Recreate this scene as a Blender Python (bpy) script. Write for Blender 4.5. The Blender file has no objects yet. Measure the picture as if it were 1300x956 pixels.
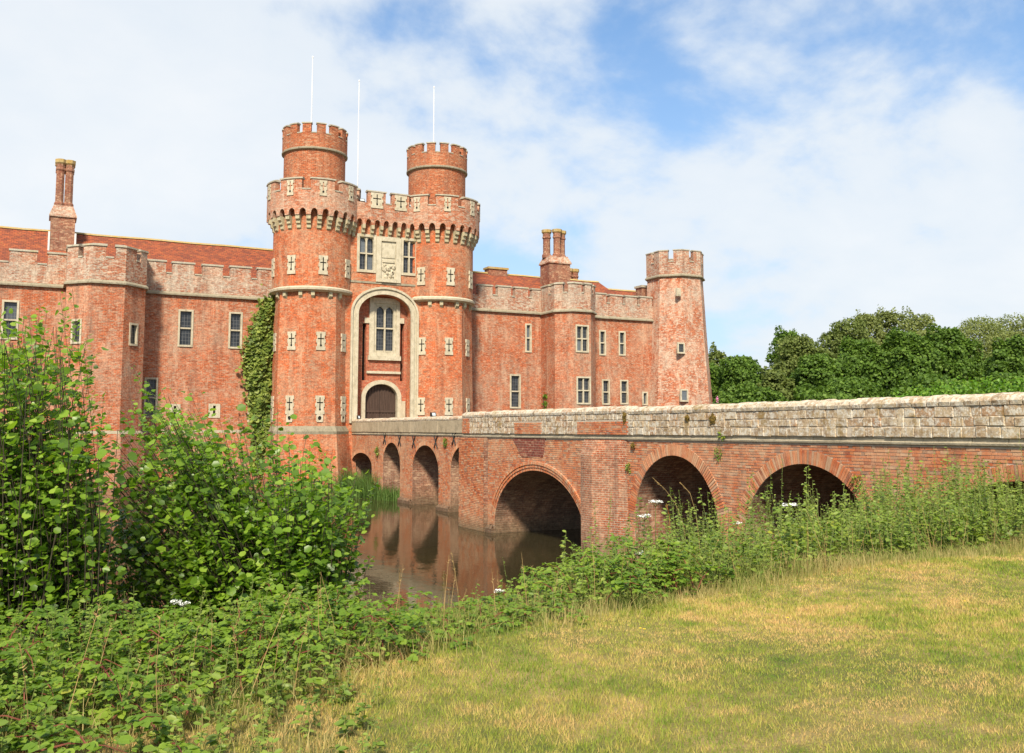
import bpy, math, random
import numpy as np
from mathutils import Vector, Matrix

random.seed(11)
RNG = np.random.default_rng(7)
S = bpy.context.scene
COL = S.collection

# ------------------------------------------------------------------ camera, sky, sun, exposure
EYE = 4.5                       # metres above the moat's water (z = 0); +X along the castle front, +Y towards it
F_PX, CX, PY, HORIZON = 1195.0, 650.0, 433.5, 545.0
YAW, PITCH = math.radians(26.57), math.atan((HORIZON - PY) / F_PX)
cam_d = bpy.data.cameras.new('camera')
cam = bpy.data.objects.new('camera', cam_d)
COL.objects.link(cam)
cam.location = (0, 0, EYE)
cam.rotation_euler = (math.pi / 2 + PITCH, 0, -YAW)
cam_d.sensor_width = 36
cam_d.lens = 36 * F_PX / 1300
cam_d.shift_y = (PY - 478) / 1300
cam_d.clip_end = 6000
S.camera = cam
FW = Vector((math.sin(YAW) * math.cos(PITCH), math.cos(YAW) * math.cos(PITCH), math.sin(PITCH)))
RT = Vector((math.cos(YAW), -math.sin(YAW), 0))
UP = RT.cross(FW)


def ray(px, py):
    return FW + RT * ((px - CX) / F_PX) + UP * ((PY - py) / F_PX)


def at_depth(px, py, Z):
    return Vector((0, 0, EYE)) + ray(px, py) * Z


def on_x(px, py, X):
    d = ray(px, py)
    return Vector((0, 0, EYE)) + d * (X / d.x)


def on_y(px, py, Y):
    d = ray(px, py)
    return Vector((0, 0, EYE)) + d * (Y / d.y)


SKY_SEED = 23.7
SUN_EL, SUN_AZ = math.radians(43), math.radians(32)      # azimuth from -Y (south) towards -X (west)
sun_dir = Vector((-math.sin(SUN_AZ) * math.cos(SUN_EL), -math.cos(SUN_AZ) * math.cos(SUN_EL), math.sin(SUN_EL)))
sun_d = bpy.data.lights.new('sun', 'SUN')
sun_d.energy = 4.4
sun_d.angle = math.radians(7)
sun_d.color = (1.0, 0.90, 0.74)
sun = bpy.data.objects.new('sun', sun_d)
COL.objects.link(sun)
sun.rotation_euler = sun_dir.to_track_quat('Z', 'Y').to_euler()
sun.location = (-30, -30, 60)

W = bpy.data.worlds.new('World')
S.world = W
W.use_nodes = True
wn, wl = W.node_tree.nodes, W.node_tree.links
wn.clear()


def node(nodes, typ, **kw):
    n = nodes.new(typ)
    for k, v in kw.items():
        if k.startswith('_'):
            setattr(n, k[1:], v)
        else:
            n.inputs[k.replace('__', ' ')].default_value = v
    return n


def wmath(op, a, b=None):
    n = wn.new('ShaderNodeMath')
    n.operation = op
    for i, v in enumerate((a, b)):
        if v is None:
            continue
        if isinstance(v, (int, float)):
            n.inputs[i].default_value = v
        else:
            wl.new(v, n.inputs[i])
    return n.outputs[0]


sky = wn.new('ShaderNodeTexSky')
sky.sky_type = 'NISHITA'
sky.sun_disc = False
sky.sun_elevation = SUN_EL
sky.sun_rotation = math.atan2(sun_dir.x, sun_dir.y)
sky.air_density = 1.0
sky.dust_density = 0.6
sky.ozone_density = 2.0
tc = wn.new('ShaderNodeTexCoord')
nrm = wn.new('ShaderNodeVectorMath'); nrm.operation = 'NORMALIZE'
wl.new(tc.outputs['Generated'], nrm.inputs[0])
sep = wn.new('ShaderNodeSeparateXYZ')
wl.new(nrm.outputs[0], sep.inputs[0])
den = wmath('ADD', wmath('MAXIMUM', sep.outputs[2], 0.0), 0.42)
cu, cv = wmath('DIVIDE', sep.outputs[0], den), wmath('DIVIDE', sep.outputs[1], den)
cmb = wn.new('ShaderNodeCombineXYZ')
wl.new(wmath('ADD', cu, -0.03), cmb.inputs[0]); wl.new(wmath('ADD', cv, 0.10), cmb.inputs[1]); cmb.inputs[2].default_value = SKY_SEED
n1 = node(wn, 'ShaderNodeTexNoise', Scale=1.0, Detail=5.0, Roughness=0.5, Distortion=0.1)
wl.new(cmb.outputs[0], n1.inputs['Vector'])
n2 = node(wn, 'ShaderNodeTexNoise', Scale=4.2, Detail=8.0, Roughness=0.56, Distortion=0.15)
wl.new(cmb.outputs[0], n2.inputs['Vector'])
dens = wmath('ADD', wmath('MULTIPLY', n1.outputs[0], 0.62), wmath('MULTIPLY', n2.outputs[0], 0.38))
ramp = wn.new('ShaderNodeValToRGB')
ramp.color_ramp.elements[0].position = 0.405
ramp.color_ramp.elements[1].position = 0.505
ramp.color_ramp.interpolation = 'EASE'
wl.new(dens, ramp.inputs[0])
# thin high veil that thickens towards the horizon, where the eye looks through more of it
veil = wmath('POWER', wmath('SUBTRACT', 1.0, wmath('MAXIMUM', sep.outputs[2], 0.0)), 2.7)
veil = wmath('MULTIPLY', veil, 1.0)
cl = wmath('MULTIPLY', ramp.outputs[0], 0.92)
cover = wmath('SUBTRACT', 1.0, wmath('MULTIPLY', wmath('SUBTRACT', 1.0, cl), wmath('SUBTRACT', 1.0, veil)))
shade = wn.new('ShaderNodeMixRGB')
shade.inputs[1].default_value = (4.75, 5.3, 5.85, 1)
shade.inputs[2].default_value = (6.05, 6.15, 6.2, 1)
rampb = wn.new('ShaderNodeValToRGB')
rampb.color_ramp.elements[0].position = 0.40
rampb.color_ramp.elements[1].position = 0.66
wl.new(dens, rampb.inputs[0])
wl.new(rampb.outputs[0], shade.inputs[0])
mixs = wn.new('ShaderNodeMixRGB')
wl.new(cover, mixs.inputs[0])
skyg = wn.new('ShaderNodeMixRGB'); skyg.blend_type = 'MULTIPLY'; skyg.inputs[0].default_value = 1.0
skyg.inputs[2].default_value = (0.31, 0.86, 1.2, 1)
wl.new(sky.outputs[0], skyg.inputs[1])
wl.new(skyg.outputs[0], mixs.inputs[1])
wl.new(shade.outputs[0], mixs.inputs[2])
bg = wn.new('ShaderNodeBackground')
bg.inputs[1].default_value = 0.1
wl.new(mixs.outputs[0], bg.inputs[0])
out = wn.new('ShaderNodeOutputWorld')
wl.new(bg.outputs[0], out.inputs[0])

S.view_settings.view_transform = 'Standard'
S.view_settings.look = 'None'
S.view_settings.exposure = 0.68
S.view_settings.gamma = 1
S.render.engine = 'CYCLES'
S.cycles.use_denoising = True
S.cycles.max_bounces = 6
S.cycles.transparent_max_bounces = 4


# ------------------------------------------------------------------ materials
class Mt:
    def __init__(s, name):
        s.m = bpy.data.materials.new(name)
        s.m.use_nodes = True
        s.n, s.l = s.m.node_tree.nodes, s.m.node_tree.links
        s.b = s.n['Principled BSDF']
        s.b.inputs['Specular IOR Level'].default_value = 0.25

    def add(s, typ, **kw):
        return node(s.n, typ, **kw)

    def put(s, a, b):
        s.l.new(a, b)

    def noise(s, vec, scale, detail=4, rough=0.55, mul=None, dist=0.0):
        n = s.add('ShaderNodeTexNoise', Scale=scale, Detail=float(detail), Roughness=rough, Distortion=dist)
        if mul is not None:
            mpn = s.n.new('ShaderNodeMapping')
            mpn.inputs['Scale'].default_value = mul
            s.put(vec, mpn.inputs[0])
            vec = mpn.outputs[0]
        s.put(vec, n.inputs['Vector'])
        return n.outputs[0]

    def ramp(s, fac, lo, hi, a=0.0, b=1.0):
        r = s.n.new('ShaderNodeMapRange')
        r.inputs['From Min'].default_value = lo
        r.inputs['From Max'].default_value = hi
        r.inputs['To Min'].default_value = a
        r.inputs['To Max'].default_value = b
        s.put(fac, r.inputs['Value'])
        return r.outputs[0]

    def cramp(s, fac, stops):
        r = s.n.new('ShaderNodeValToRGB')
        el = r.color_ramp.elements
        while len(el) < len(stops):
            el.new(0.5)
        for e, (p, c) in zip(el, stops):
            e.position = p
            e.color = (*c, 1)
        s.put(fac, r.inputs[0])
        return r.outputs[0]

    def mix(s, fac, a, b, mode='MIX'):
        x = s.n.new('ShaderNodeMixRGB')
        x.blend_type = mode
        for i, v in enumerate((fac, a, b)):
            if isinstance(v, (int, float)):
                x.inputs[i].default_value = v
            elif isinstance(v, tuple):
                x.inputs[i].default_value = (*v, 1)
            else:
                s.put(v, x.inputs[i])
        return x.outputs[0]

    def math(s, op, a, b):
        x = s.n.new('ShaderNodeMath')
        x.operation = op
        for i, v in enumerate((a, b)):
            if isinstance(v, (int, float)):
                x.inputs[i].default_value = v
            else:
                s.put(v, x.inputs[i])
        return x.outputs[0]

    def pos(s):
        return s.n.new('ShaderNodeNewGeometry').outputs['Position']

    def uv(s):
        return s.n.new('ShaderNodeUVMap').outputs[0]

    def rnd(s):
        a = s.n.new('ShaderNodeAttribute')
        a.attribute_name = 'rnd'
        return a.outputs['Fac']

    def orand(s):
        return s.n.new('ShaderNodeObjectInfo').outputs['Random']

    def bump(s, h, strength=0.5, dist=0.02):
        bmp = s.n.new('ShaderNodeBump')
        bmp.inputs['Strength'].default_value = strength
        bmp.inputs['Distance'].default_value = dist
        s.put(h, bmp.inputs['Height'])
        s.put(bmp.outputs[0], s.b.inputs['Normal'])

    def fin(s, col, rough=0.85):
        if isinstance(col, tuple):
            s.b.inputs['Base Color'].default_value = (*col, 1)
        else:
            s.put(col, s.b.inputs['Base Color'])
        if isinstance(rough, (int, float)):
            s.b.inputs['Roughness'].default_value = rough
        else:
            s.put(rough, s.b.inputs['Roughness'])
        return s.m


def mat_brick(name, c1, c2, mortar, pale=(0.46, 0.31, 0.20), pale_amt=0.35, speck=0.25, msize=0.013, dark_amt=0.25, bw=0.29, bh=0.1):
    m = Mt(name)
    uv, pos = m.uv(), m.pos()
    wob = m.noise(pos, 1.3, 2)
    br = m.add('ShaderNodeTexBrick', Scale=1.0)
    br.inputs['Color1'].default_value = (*c1, 1)
    br.inputs['Color2'].default_value = (*c2, 1)
    br.inputs['Mortar'].default_value = (*mortar, 1)
    br.inputs['Mortar Size'].default_value = msize
    br.inputs['Mortar Smooth'].default_value = 0.3
    br.inputs['Bias'].default_value = -0.1
    br.inputs['Brick Width'].default_value = bw
    br.inputs['Row Height'].default_value = bh
    m.put(uv, br.inputs['Vector'])
    # a second, coarser set of single burnt or bleached bricks
    vo = m.add('ShaderNodeTexVoronoi', Scale=1.0)
    mpn = m.n.new('ShaderNodeMapping')
    mpn.inputs['Scale'].default_value = (4.4, 13.0, 1.0)
    m.put(uv, mpn.inputs[0])
    m.put(mpn.outputs[0], vo.inputs['Vector'])
    sepc = m.n.new('ShaderNodeSeparateColor')
    m.put(vo.outputs['Color'], sepc.inputs[0])
    r1 = sepc.outputs[0]
    c = m.mix(m.ramp(r1, 1.0 - 0.55 * speck - 0.08, 1.0 - 0.55 * speck, 0, 0.42 + 0.5 * speck), br.outputs['Color'], pale)
    c = m.mix(m.ramp(sepc.outputs[1], 0.13, 0.09, 0, 0.45), c, (0.14, 0.05, 0.03))
    big = m.noise(pos, 0.33, 5, 0.62)
    med = m.noise(pos, 2.4, 4, 0.6)
    pf = m.math('MULTIPLY', m.ramp(m.math('ADD', m.math('MULTIPLY', big, 0.6), m.math('MULTIPLY', med, 0.4)), 0.45, 0.60), pale_amt)
    c = m.mix(pf, c, pale)
    pv = m.noise(pos, 1.5, 5, 0.65, (1.3, 1.3, 0.22))
    c = m.mix(m.ramp(pv, 0.53, 0.66, 0, pale_amt), c, tuple(min(1, x * 1.12) for x in pale))
    hue = m.noise(pos, 0.7, 3)
    c = m.mix(m.ramp(hue, 0.42, 0.66, 0, 0.5), c, m.mix(1.0, c, (1.22, 0.95, 0.80), 'MULTIPLY'))
    st = m.noise(pos, 1.0, 4, 0.6, (1.4, 1.4, 0.16))
    c = m.mix(m.ramp(st, 0.53, 0.70, 0, dark_amt), c, (0.13, 0.085, 0.065))
    sz_ = m.n.new('ShaderNodeSeparateXYZ')
    m.put(pos, sz_.inputs[0])
    damp = m.math('ADD', sz_.outputs[2], m.math('MULTIPLY', med, 1.6))
    c = m.mix(m.ramp(damp, 2.0, 0.9, 0, 0.7), c, (0.10, 0.075, 0.042))
    grit = m.noise(pos, 7.5, 6, 0.78)
    c = m.mix(1.0, c, m.cramp(grit, [(0.34, (0.68, 0.65, 0.63)), (0.50, (1.0, 1.0, 1.0)), (0.66, (1.28, 1.28, 1.26))]), 'MULTIPLY')
    fine = m.noise(pos, 12, 4, 0.75)
    c = m.mix(0.8, c, m.cramp(fine, [(0.3, (0.62, 0.62, 0.62)), (0.7, (1.32, 1.32, 1.32))]), 'MULTIPLY')
    m.bump(m.math('ADD', m.math('MULTIPLY', br.outputs['Fac'], -1.0), m.math('MULTIPLY', fine, 1.2)), 0.5, 0.015)
    return m.fin(c, 0.9)


def mat_stone(name, a, b, c=(0.20, 0.19, 0.15), stain=0.45, lichen=None, lich_amt=0.0, scale=3.0, vary=False):
    m = Mt(name)
    pos = m.pos()
    rr = m.orand()
    n = m.noise(pos, scale, 6, 0.65)
    col = m.cramp(n, [(0.25, a), (0.75, b)])
    col = m.mix(m.ramp(rr, 0.0, 1.0, 0.0, 0.35), col, m.mix(1.0, col, (0.78, 0.74, 0.68), 'MULTIPLY'))
    if vary:
        tone = m.cramp(rr, [(0.0, (0.55, 0.42, 0.31)), (0.12, (0.92, 0.82, 0.69)), (0.35, (1.10, 1.04, 0.95)), (0.55, (0.88, 0.74, 0.60)), (0.72, (1.15, 1.10, 1.0)), (0.86, (0.82, 0.55, 0.40)), (0.94, (1.02, 0.93, 0.82)), (1.0, (0.48, 0.38, 0.31))])
        col = m.mix(1.0, col, tone, 'MULTIPLY')
        w1 = m.noise(pos, 8.5, 7, 0.76)
        col = m.mix(m.ramp(w1, 0.48, 0.54, 0, 0.85), col, (0.66, 0.61, 0.51))
        w2 = m.noise(pos, 5.0, 7, 0.78)
        col = m.mix(m.ramp(w2, 0.52, 0.59, 0, 0.75), col, (0.26, 0.165, 0.095))
        w3 = m.noise(pos, 14.0, 5, 0.75)
        col = m.mix(m.ramp(w3, 0.58, 0.65, 0, 0.6), col, (0.12, 0.085, 0.055))
    st = m.noise(pos, scale * 2.1, 5, 0.7, (1, 1, 0.5))
    col = m.mix(m.ramp(st, 0.52, 0.72, 0, stain), col, c)
    if lichen:
        ln = m.noise(pos, 1.6, 5, 0.65)
        col = m.mix(m.ramp(ln, 0.58, 0.66, 0, lich_amt), col, lichen)
    f = m.noise(pos, 22, 4, 0.7)
    col = m.mix(0.5, col, m.cramp(f, [(0.25, (0.6, 0.6, 0.6)), (0.75, (1.25, 1.25, 1.25))]), 'MULTIPLY')
    m.bump(m.math('ADD', f, m.math('MULTIPLY', n, 2.0)), 0.6, 0.02)
    return m.fin(col, 0.92)


def mat_simple(name, col, rough=0.6, metal=0.0, var=0.0, scale=8.0):
    m = Mt(name)
    m.b.inputs['Metallic'].default_value = metal
    if var:
        n = m.noise(m.pos(), scale, 4, 0.6)
        lo = tuple(x * (1 - var) for x in col)
        hi = tuple(min(1, x * (1 + var)) for x in col)
        return m.fin(m.cramp(n, [(0.3, lo), (0.7, hi)]), rough)
    return m.fin(col, rough)


def mat_leaf(name, stops, trans=0.35, rough=0.45, spec=0.3):
    m = Mt(name)
    r = m.rnd()
    pn = m.noise(m.pos(), 1.1, 3)
    col = m.cramp(m.math('ADD', m.math('MULTIPLY', r, 0.7), m.ramp(pn, 0.3, 0.7, 0.0, 0.3)), stops)
    m.fin(col, rough)
    m.b.inputs['Specular IOR Level'].default_value = spec
    tr = m.n.new('ShaderNodeBsdfTranslucent')
    m.put(m.mix(1.0, col, (1.5, 1.55, 0.7), 'MULTIPLY'), tr.inputs[0])
    mx = m.n.new('ShaderNodeMixShader')
    mx.inputs[0].default_value = trans
    m.put(m.b.outputs[0], mx.inputs[1])
    m.put(tr.outputs[0], mx.inputs[2])
    m.put(mx.outputs[0], m.n['Material Output'].inputs[0])
    return m.m


M = {}
M['brick_gate'] = mat_brick('brick_gate', (0.50, 0.108, 0.030), (0.34, 0.072, 0.024), (0.42, 0.22, 0.12), pale_amt=0.5, speck=0.22, dark_amt=0.35)
M['brick_wing'] = mat_brick('brick_wing', (0.44, 0.105, 0.035), (0.29, 0.066, 0.026), (0.40, 0.24, 0.15), pale=(0.43, 0.30, 0.21), pale_amt=0.55, speck=0.34, dark_amt=0.42)
M['brick_old'] = mat_brick('brick_old', (0.44, 0.115, 0.042), (0.31, 0.075, 0.032), (0.40, 0.26, 0.17), pale=(0.54, 0.44, 0.34), pale_amt=0.62, speck=0.42, dark_amt=0.25)
M['brick_weathered'] = mat_brick('brick_weathered', (0.38, 0.13, 0.065), (0.26, 0.08, 0.042), (0.40, 0.28, 0.20), pale=(0.45, 0.39, 0.31), pale_amt=0.66, speck=0.66, msize=0.016, dark_amt=0.4)
M['brick_parapet'] = mat_brick('brick_parapet', (0.44, 0.13, 0.055), (0.32, 0.085, 0.038), (0.42, 0.28, 0.19), pale=(0.47, 0.375, 0.285), pale_amt=0.5, speck=0.45, dark_amt=0.35)
M['brick_turret'] = mat_brick('brick_turret', (0.40, 0.095, 0.03), (0.27, 0.064, 0.025), (0.38, 0.22, 0.13), pale_amt=0.22, speck=0.2, dark_amt=0.3)
M['brick_red'] = mat_brick('brick_red', (0.43, 0.11, 0.05), (0.34, 0.075, 0.04), (0.34, 0.20, 0.13), pale_amt=0.15, speck=0.1, dark_amt=0.3)
M['brick_bridge'] = mat_brick('brick_bridge', (0.37, 0.105, 0.042), (0.25, 0.07, 0.032), (0.38, 0.28, 0.20), pale=(0.42, 0.27, 0.175), pale_amt=0.45, speck=0.25, msize=0.016, dark_amt=0.6, bw=0.235, bh=0.077)
M['brick_dark'] = mat_brick('brick_dark', (0.22, 0.055, 0.035), (0.16, 0.04, 0.03), (0.30, 0.18, 0.13), pale_amt=0.05, speck=0.15, dark_amt=0.35)
M['brick_chimney'] = mat_brick('brick_chimney', (0.25, 0.085, 0.05), (0.18, 0.06, 0.04), (0.26, 0.17, 0.12), pale_amt=0.22, speck=0.3, dark_amt=0.3)
M['brick_inner'] = mat_brick('brick_inner', (0.24, 0.10, 0.06), (0.17, 0.07, 0.045), (0.27, 0.20, 0.15), pale_amt=0.35, speck=0.3, dark_amt=0.6)  # shade under the arches is put into the colour, along with dirt
M['stone'] = mat_stone('stone', (0.43, 0.375, 0.265), (0.61, 0.55, 0.42), (0.20, 0.175, 0.115), 0.6, scale=2.6)
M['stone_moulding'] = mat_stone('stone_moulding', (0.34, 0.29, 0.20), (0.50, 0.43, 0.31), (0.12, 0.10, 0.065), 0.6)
M['stone_coping'] = mat_stone('stone_coping', (0.34, 0.31, 0.24), (0.52, 0.47, 0.37), (0.14, 0.13, 0.09), 0.6, (0.42, 0.36, 0.12), 0.35)
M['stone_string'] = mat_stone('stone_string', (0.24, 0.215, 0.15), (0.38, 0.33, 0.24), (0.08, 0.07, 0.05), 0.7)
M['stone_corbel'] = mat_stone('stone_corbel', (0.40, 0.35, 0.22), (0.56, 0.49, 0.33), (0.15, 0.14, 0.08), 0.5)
M['stone_bridge'] = mat_stone('stone_bridge', (0.42, 0.345, 0.24), (0.60, 0.51, 0.38), (0.20, 0.14, 0.085), 0.6, (0.27, 0.17, 0.05), 0.7, scale=2.2, vary=True)
M['stone_bridge_top'] = mat_stone('stone_bridge_top', (0.46, 0.40, 0.30), (0.64, 0.57, 0.46), (0.25, 0.20, 0.13), 0.5, (0.33, 0.24, 0.09), 0.5, scale=2.4, vary=True)
M['stone_render'] = mat_stone('stone_render', (0.36, 0.29, 0.19), (0.50, 0.41, 0.28), (0.13, 0.105, 0.07), 0.6, scale=2.0)
M['mortar'] = mat_stone('mortar', (0.44, 0.36, 0.27), (0.60, 0.51, 0.40), (0.22, 0.17, 0.12), 0.45)
M['lichen'] = mat_stone('lichen', (0.44, 0.27, 0.05), (0.42, 0.36, 0.22), (0.14, 0.10, 0.05), 0.5)
M['lead_white'] = mat_simple('lead_white', (0.62, 0.62, 0.60), 0.6, var=0.1)
M['white_paint'] = mat_simple('white_paint', (0.74, 0.74, 0.73), 0.4)
M['dark'] = mat_simple('dark', (0.012, 0.011, 0.010), 0.9)
M['iron'] = mat_simple('iron', (0.03, 0.027, 0.025), 0.6, var=0.3)
M['lamp_glass'] = mat_simple('lamp_glass', (0.45, 0.5, 0.52), 0.15)


def mat_bridge_brick():
    m = Mt('bridge_brick')
    pos = m.pos()
    r = m.math('FRACT', m.math('ADD', m.rnd(), m.orand()), 0.0)
    col = m.cramp(r, [(0.0, (0.28, 0.085, 0.045)), (0.18, (0.46, 0.115, 0.04)), (0.5, (0.54, 0.16, 0.058)),
                      (0.75, (0.52, 0.20, 0.085)), (0.9, (0.54, 0.33, 0.20)), (1.0, (0.24, 0.12, 0.08))])
    big = m.noise(pos, 0.42, 5, 0.6)
    med = m.noise(pos, 3.2, 4, 0.65)
    pf = m.ramp(m.math('ADD', m.math('MULTIPLY', big, 0.55), m.math('MULTIPLY', med, 0.45)), 0.43, 0.62, 0.02, 0.70)
    col = m.mix(pf, col, (0.60, 0.37, 0.22))
    st = m.noise(pos, 1.1, 5, 0.62, (1.2, 1.2, 0.2))
    col = m.mix(m.ramp(st, 0.56, 0.72, 0, 0.45), col, (0.12, 0.085, 0.06))
    # silt and algae left by the moat just above the water
    sx = m.n.new('ShaderNodeSeparateXYZ')
    m.put(pos, sx.inputs[0])
    tide = m.math('ADD', sx.outputs[2], m.math('MULTIPLY', med, 0.5))
    col = m.mix(m.ramp(tide, 0.95, 0.35, 0, 0.75), col, (0.16, 0.125, 0.07))
    f = m.noise(pos, 30, 3, 0.7)
    col = m.mix(0.6, col, m.cramp(f, [(0.25, (0.65, 0.65, 0.65)), (0.75, (1.25, 1.25, 1.25))]), 'MULTIPLY')
    m.bump(f, 0.5, 0.01)
    return m.fin(col, 0.9)


M['bridge_brick'] = mat_bridge_brick()


def mat_roof():
    m = Mt('roof_tiles')
    uv, pos = m.uv(), m.pos()
    br = m.add('ShaderNodeTexBrick', Scale=1.0)
    br.inputs['Color1'].default_value = (0.34, 0.085, 0.035, 1)
    br.inputs['Color2'].default_value = (0.17, 0.05, 0.03, 1)
    br.inputs['Mortar'].default_value = (0.09, 0.03, 0.02, 1)
    br.inputs['Mortar Size'].default_value = 0.012
    br.inputs['Brick Width'].default_value = 0.3
    br.inputs['Row Height'].default_value = 0.19
    m.put(uv, br.inputs['Vector'])
    n = m.noise(uv, 0.9, 5, 0.7, (1, 2.2, 1))
    c = m.mix(m.ramp(n, 0.46, 0.66, 0, 0.6), br.outputs['Color'], (0.40, 0.115, 0.04))
    n2 = m.noise(uv, 2.5, 5, 0.7, (1, 2.5, 1))
    c = m.mix(m.ramp(n2, 0.48, 0.62, 0, 0.7), c, (0.13, 0.05, 0.035))
    n3 = m.noise(pos, 4.0, 4, 0.7)
    c = m.mix(m.ramp(n3, 0.62, 0.7, 0, 0.5), c, (0.48, 0.27, 0.06))
    m.bump(m.math('MULTIPLY', br.outputs['Fac'], -1.0), 0.6, 0.03)
    return m.fin(c, 0.85)


M['roof'] = mat_roof()


def mat_glass():
    m = Mt('leaded_glass')
    uv, pos = m.uv(), m.pos()
    br = m.add('ShaderNodeTexBrick', Scale=1.0)
    br.offset = 0.0
    br.inputs['Color1'].default_value = (0.014, 0.016, 0.020, 1)
    br.inputs['Color2'].default_value = (0.035, 0.04, 0.048, 1)
    br.inputs['Mortar'].default_value = (0.11, 0.11, 0.108, 1)
    br.inputs['Mortar Size'].default_value = 0.012
    br.inputs['Brick Width'].default_value = 0.2
    br.inputs['Row Height'].default_value = 0.26
    m.put(uv, br.inputs['Vector'])
    rr = m.orand()
    c = m.mix(m.ramp(rr, 0.6, 1.0, 0, 0.5), br.outputs['Color'], (0.20, 0.23, 0.26))
    wv = m.noise(pos, 6, 2)
    m.bump(wv, 0.15, 0.05)
    m.b.inputs['Specular IOR Level'].default_value = 0.5
    return m.fin(c, 0.3)


M['glass'] = mat_glass()


def mat_wood():
    m = Mt('oak_door')
    uv = m.uv()
    n = m.noise(uv, 2.0, 5, 0.7, (14, 0.6, 1))
    c = m.cramp(n, [(0.3, (0.035, 0.020, 0.014)), (0.7, (0.10, 0.062, 0.046))])
    return m.fin(c, 0.7)


M['wood'] = mat_wood()


def mat_water():
    m = Mt('moat_water')
    pos = m.pos()
    n = m.noise(pos, 1.0, 4, 0.6, (1.3, 0.8, 1.0))
    n2 = m.noise(pos, 6.0, 3, 0.6, (1.0, 0.7, 1.0))
    m.bump(m.math('ADD', n, m.math('MULTIPLY', n2, 0.25)), 0.035, 0.22)
    m.b.inputs['IOR'].default_value = 1.33
    m.b.inputs['Specular IOR Level'].default_value = 0.5
    big = m.noise(pos, 0.25, 3)
    c = m.cramp(big, [(0.3, (0.026, 0.022, 0.010)), (0.7, (0.042, 0.034, 0.015))])
    return m.fin(c, 0.03)


M['water'] = mat_water()


def mat_ground():
    m = Mt('ground')
    pos = m.pos()
    a = m.noise(pos, 0.55, 5, 0.6)
    b = m.noise(pos, 3.5, 5, 0.65)
    c = m.cramp(m.math('ADD', m.math('MULTIPLY', a, 0.6), m.math('MULTIPLY', b, 0.4)),
                [(0.36, (0.09, 0.115, 0.025)), (0.5, (0.22, 0.19, 0.055)), (0.62, (0.38, 0.27, 0.11))])
    f = m.noise(pos, 60, 3, 0.7)
    c = m.mix(0.7, c, m.cramp(f, [(0.25, (0.45, 0.45, 0.45)), (0.75, (1.3, 1.3, 1.3))]), 'MULTIPLY')
    sx = m.n.new('ShaderNodeSeparateXYZ')
    m.put(pos, sx.inputs[0])
    c = m.mix(m.ramp(sx.outputs[2], 2.5, 1.6, 0, 1), c, m.mix(b, (0.05, 0.045, 0.022), (0.10, 0.075, 0.04)))
    m.bump(f, 0.8, 0.03)
    return m.fin(c, 0.95)


M['ground'] = mat_ground()


def mat_grass(name, stops, rough=0.6, tr=0.3):
    m = Mt(name)
    pos = m.pos()
    a = m.noise(pos, 0.8, 5, 0.62)
    b = m.noise(pos, 4.5, 5, 0.7)
    v = m.math('ADD', m.math('ADD', m.math('MULTIPLY', a, 0.58), m.math('MULTIPLY', b, 0.48)), m.ramp(m.rnd(), 0, 1, -0.05, 0.05))
    col = m.cramp(v, stops)
    m.fin(col, rough)
    t = m.n.new('ShaderNodeBsdfTranslucent')
    m.put(col, t.inputs[0])
    mx = m.n.new('ShaderNodeMixShader')
    mx.inputs[0].default_value = tr
    m.put(m.b.outputs[0], mx.inputs[1])
    m.put(t.outputs[0], mx.inputs[2])
    m.put(mx.outputs[0], m.n['Material Output'].inputs[0])
    return m.m


M['lawn'] = mat_grass('lawn_grass', [(0.41, (0.14, 0.23, 0.025)), (0.495, (0.29, 0.34, 0.045)), (0.555, (0.46, 0.41, 0.09)), (0.63, (0.68, 0.45, 0.18))])
M['long_grass'] = mat_grass('long_grass', [(0.36, (0.11, 0.19, 0.03)), (0.48, (0.24, 0.26, 0.06)), (0.58, (0.42, 0.34, 0.13))])
M['reed'] = mat_grass('reed_blades', [(0.36, (0.04, 0.10, 0.015)), (0.6, (0.12, 0.20, 0.04))])
M['alder'] = mat_leaf('alder_leaves', [(0.0, (0.055, 0.105, 0.012)), (0.4, (0.13, 0.235, 0.022)), (0.8, (0.24, 0.37, 0.035)), (0.965, (0.37, 0.48, 0.08)), (0.98, (0.34, 0.22, 0.07)), (1.0, (0.22, 0.12, 0.05))], 0.45, 0.38, 0.45)
M['bramble'] = mat_leaf('bramble_leaves', [(0.0, (0.05, 0.105, 0.014)), (0.45, (0.14, 0.235, 0.024)), (0.85, (0.26, 0.35, 0.042)), (1.0, (0.42, 0.40, 0.07))], 0.35)
M['weed'] = mat_leaf('weed_leaves', [(0.0, (0.06, 0.11, 0.018)), (0.45, (0.16, 0.235, 0.036)), (0.85, (0.27, 0.33, 0.06)), (0.97, (0.40, 0.37, 0.09)), (1.0, (0.50, 0.33, 0.05))], 0.3)
M['yellow_leaf'] = mat_leaf('yellow_leaves', [(0.0, (0.10, 0.19, 0.02)), (0.7, (0.22, 0.28, 0.03)), (0.92, (0.36, 0.34, 0.03)), (1.0, (0.60, 0.36, 0.03))], 0.35)
M['tree_a'] = mat_leaf('tree_leaves_deep', [(0.0, (0.042, 0.08, 0.014)), (0.5, (0.092, 0.165, 0.024)), (1.0, (0.17, 0.265, 0.042))], 0.3, 0.55, 0.2)
M['tree_b'] = mat_leaf('tree_leaves_olive', [(0.0, (0.075, 0.105, 0.028)), (0.5, (0.14, 0.18, 0.045)), (1.0, (0.21, 0.245, 0.07))], 0.3, 0.55, 0.2)
M['tree_c'] = mat_leaf('tree_leaves_pale', [(0.0, (0.11, 0.14, 0.045)), (0.5, (0.19, 0.225, 0.07)), (1.0, (0.28, 0.30, 0.105))], 0.3, 0.55, 0.2)
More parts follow.
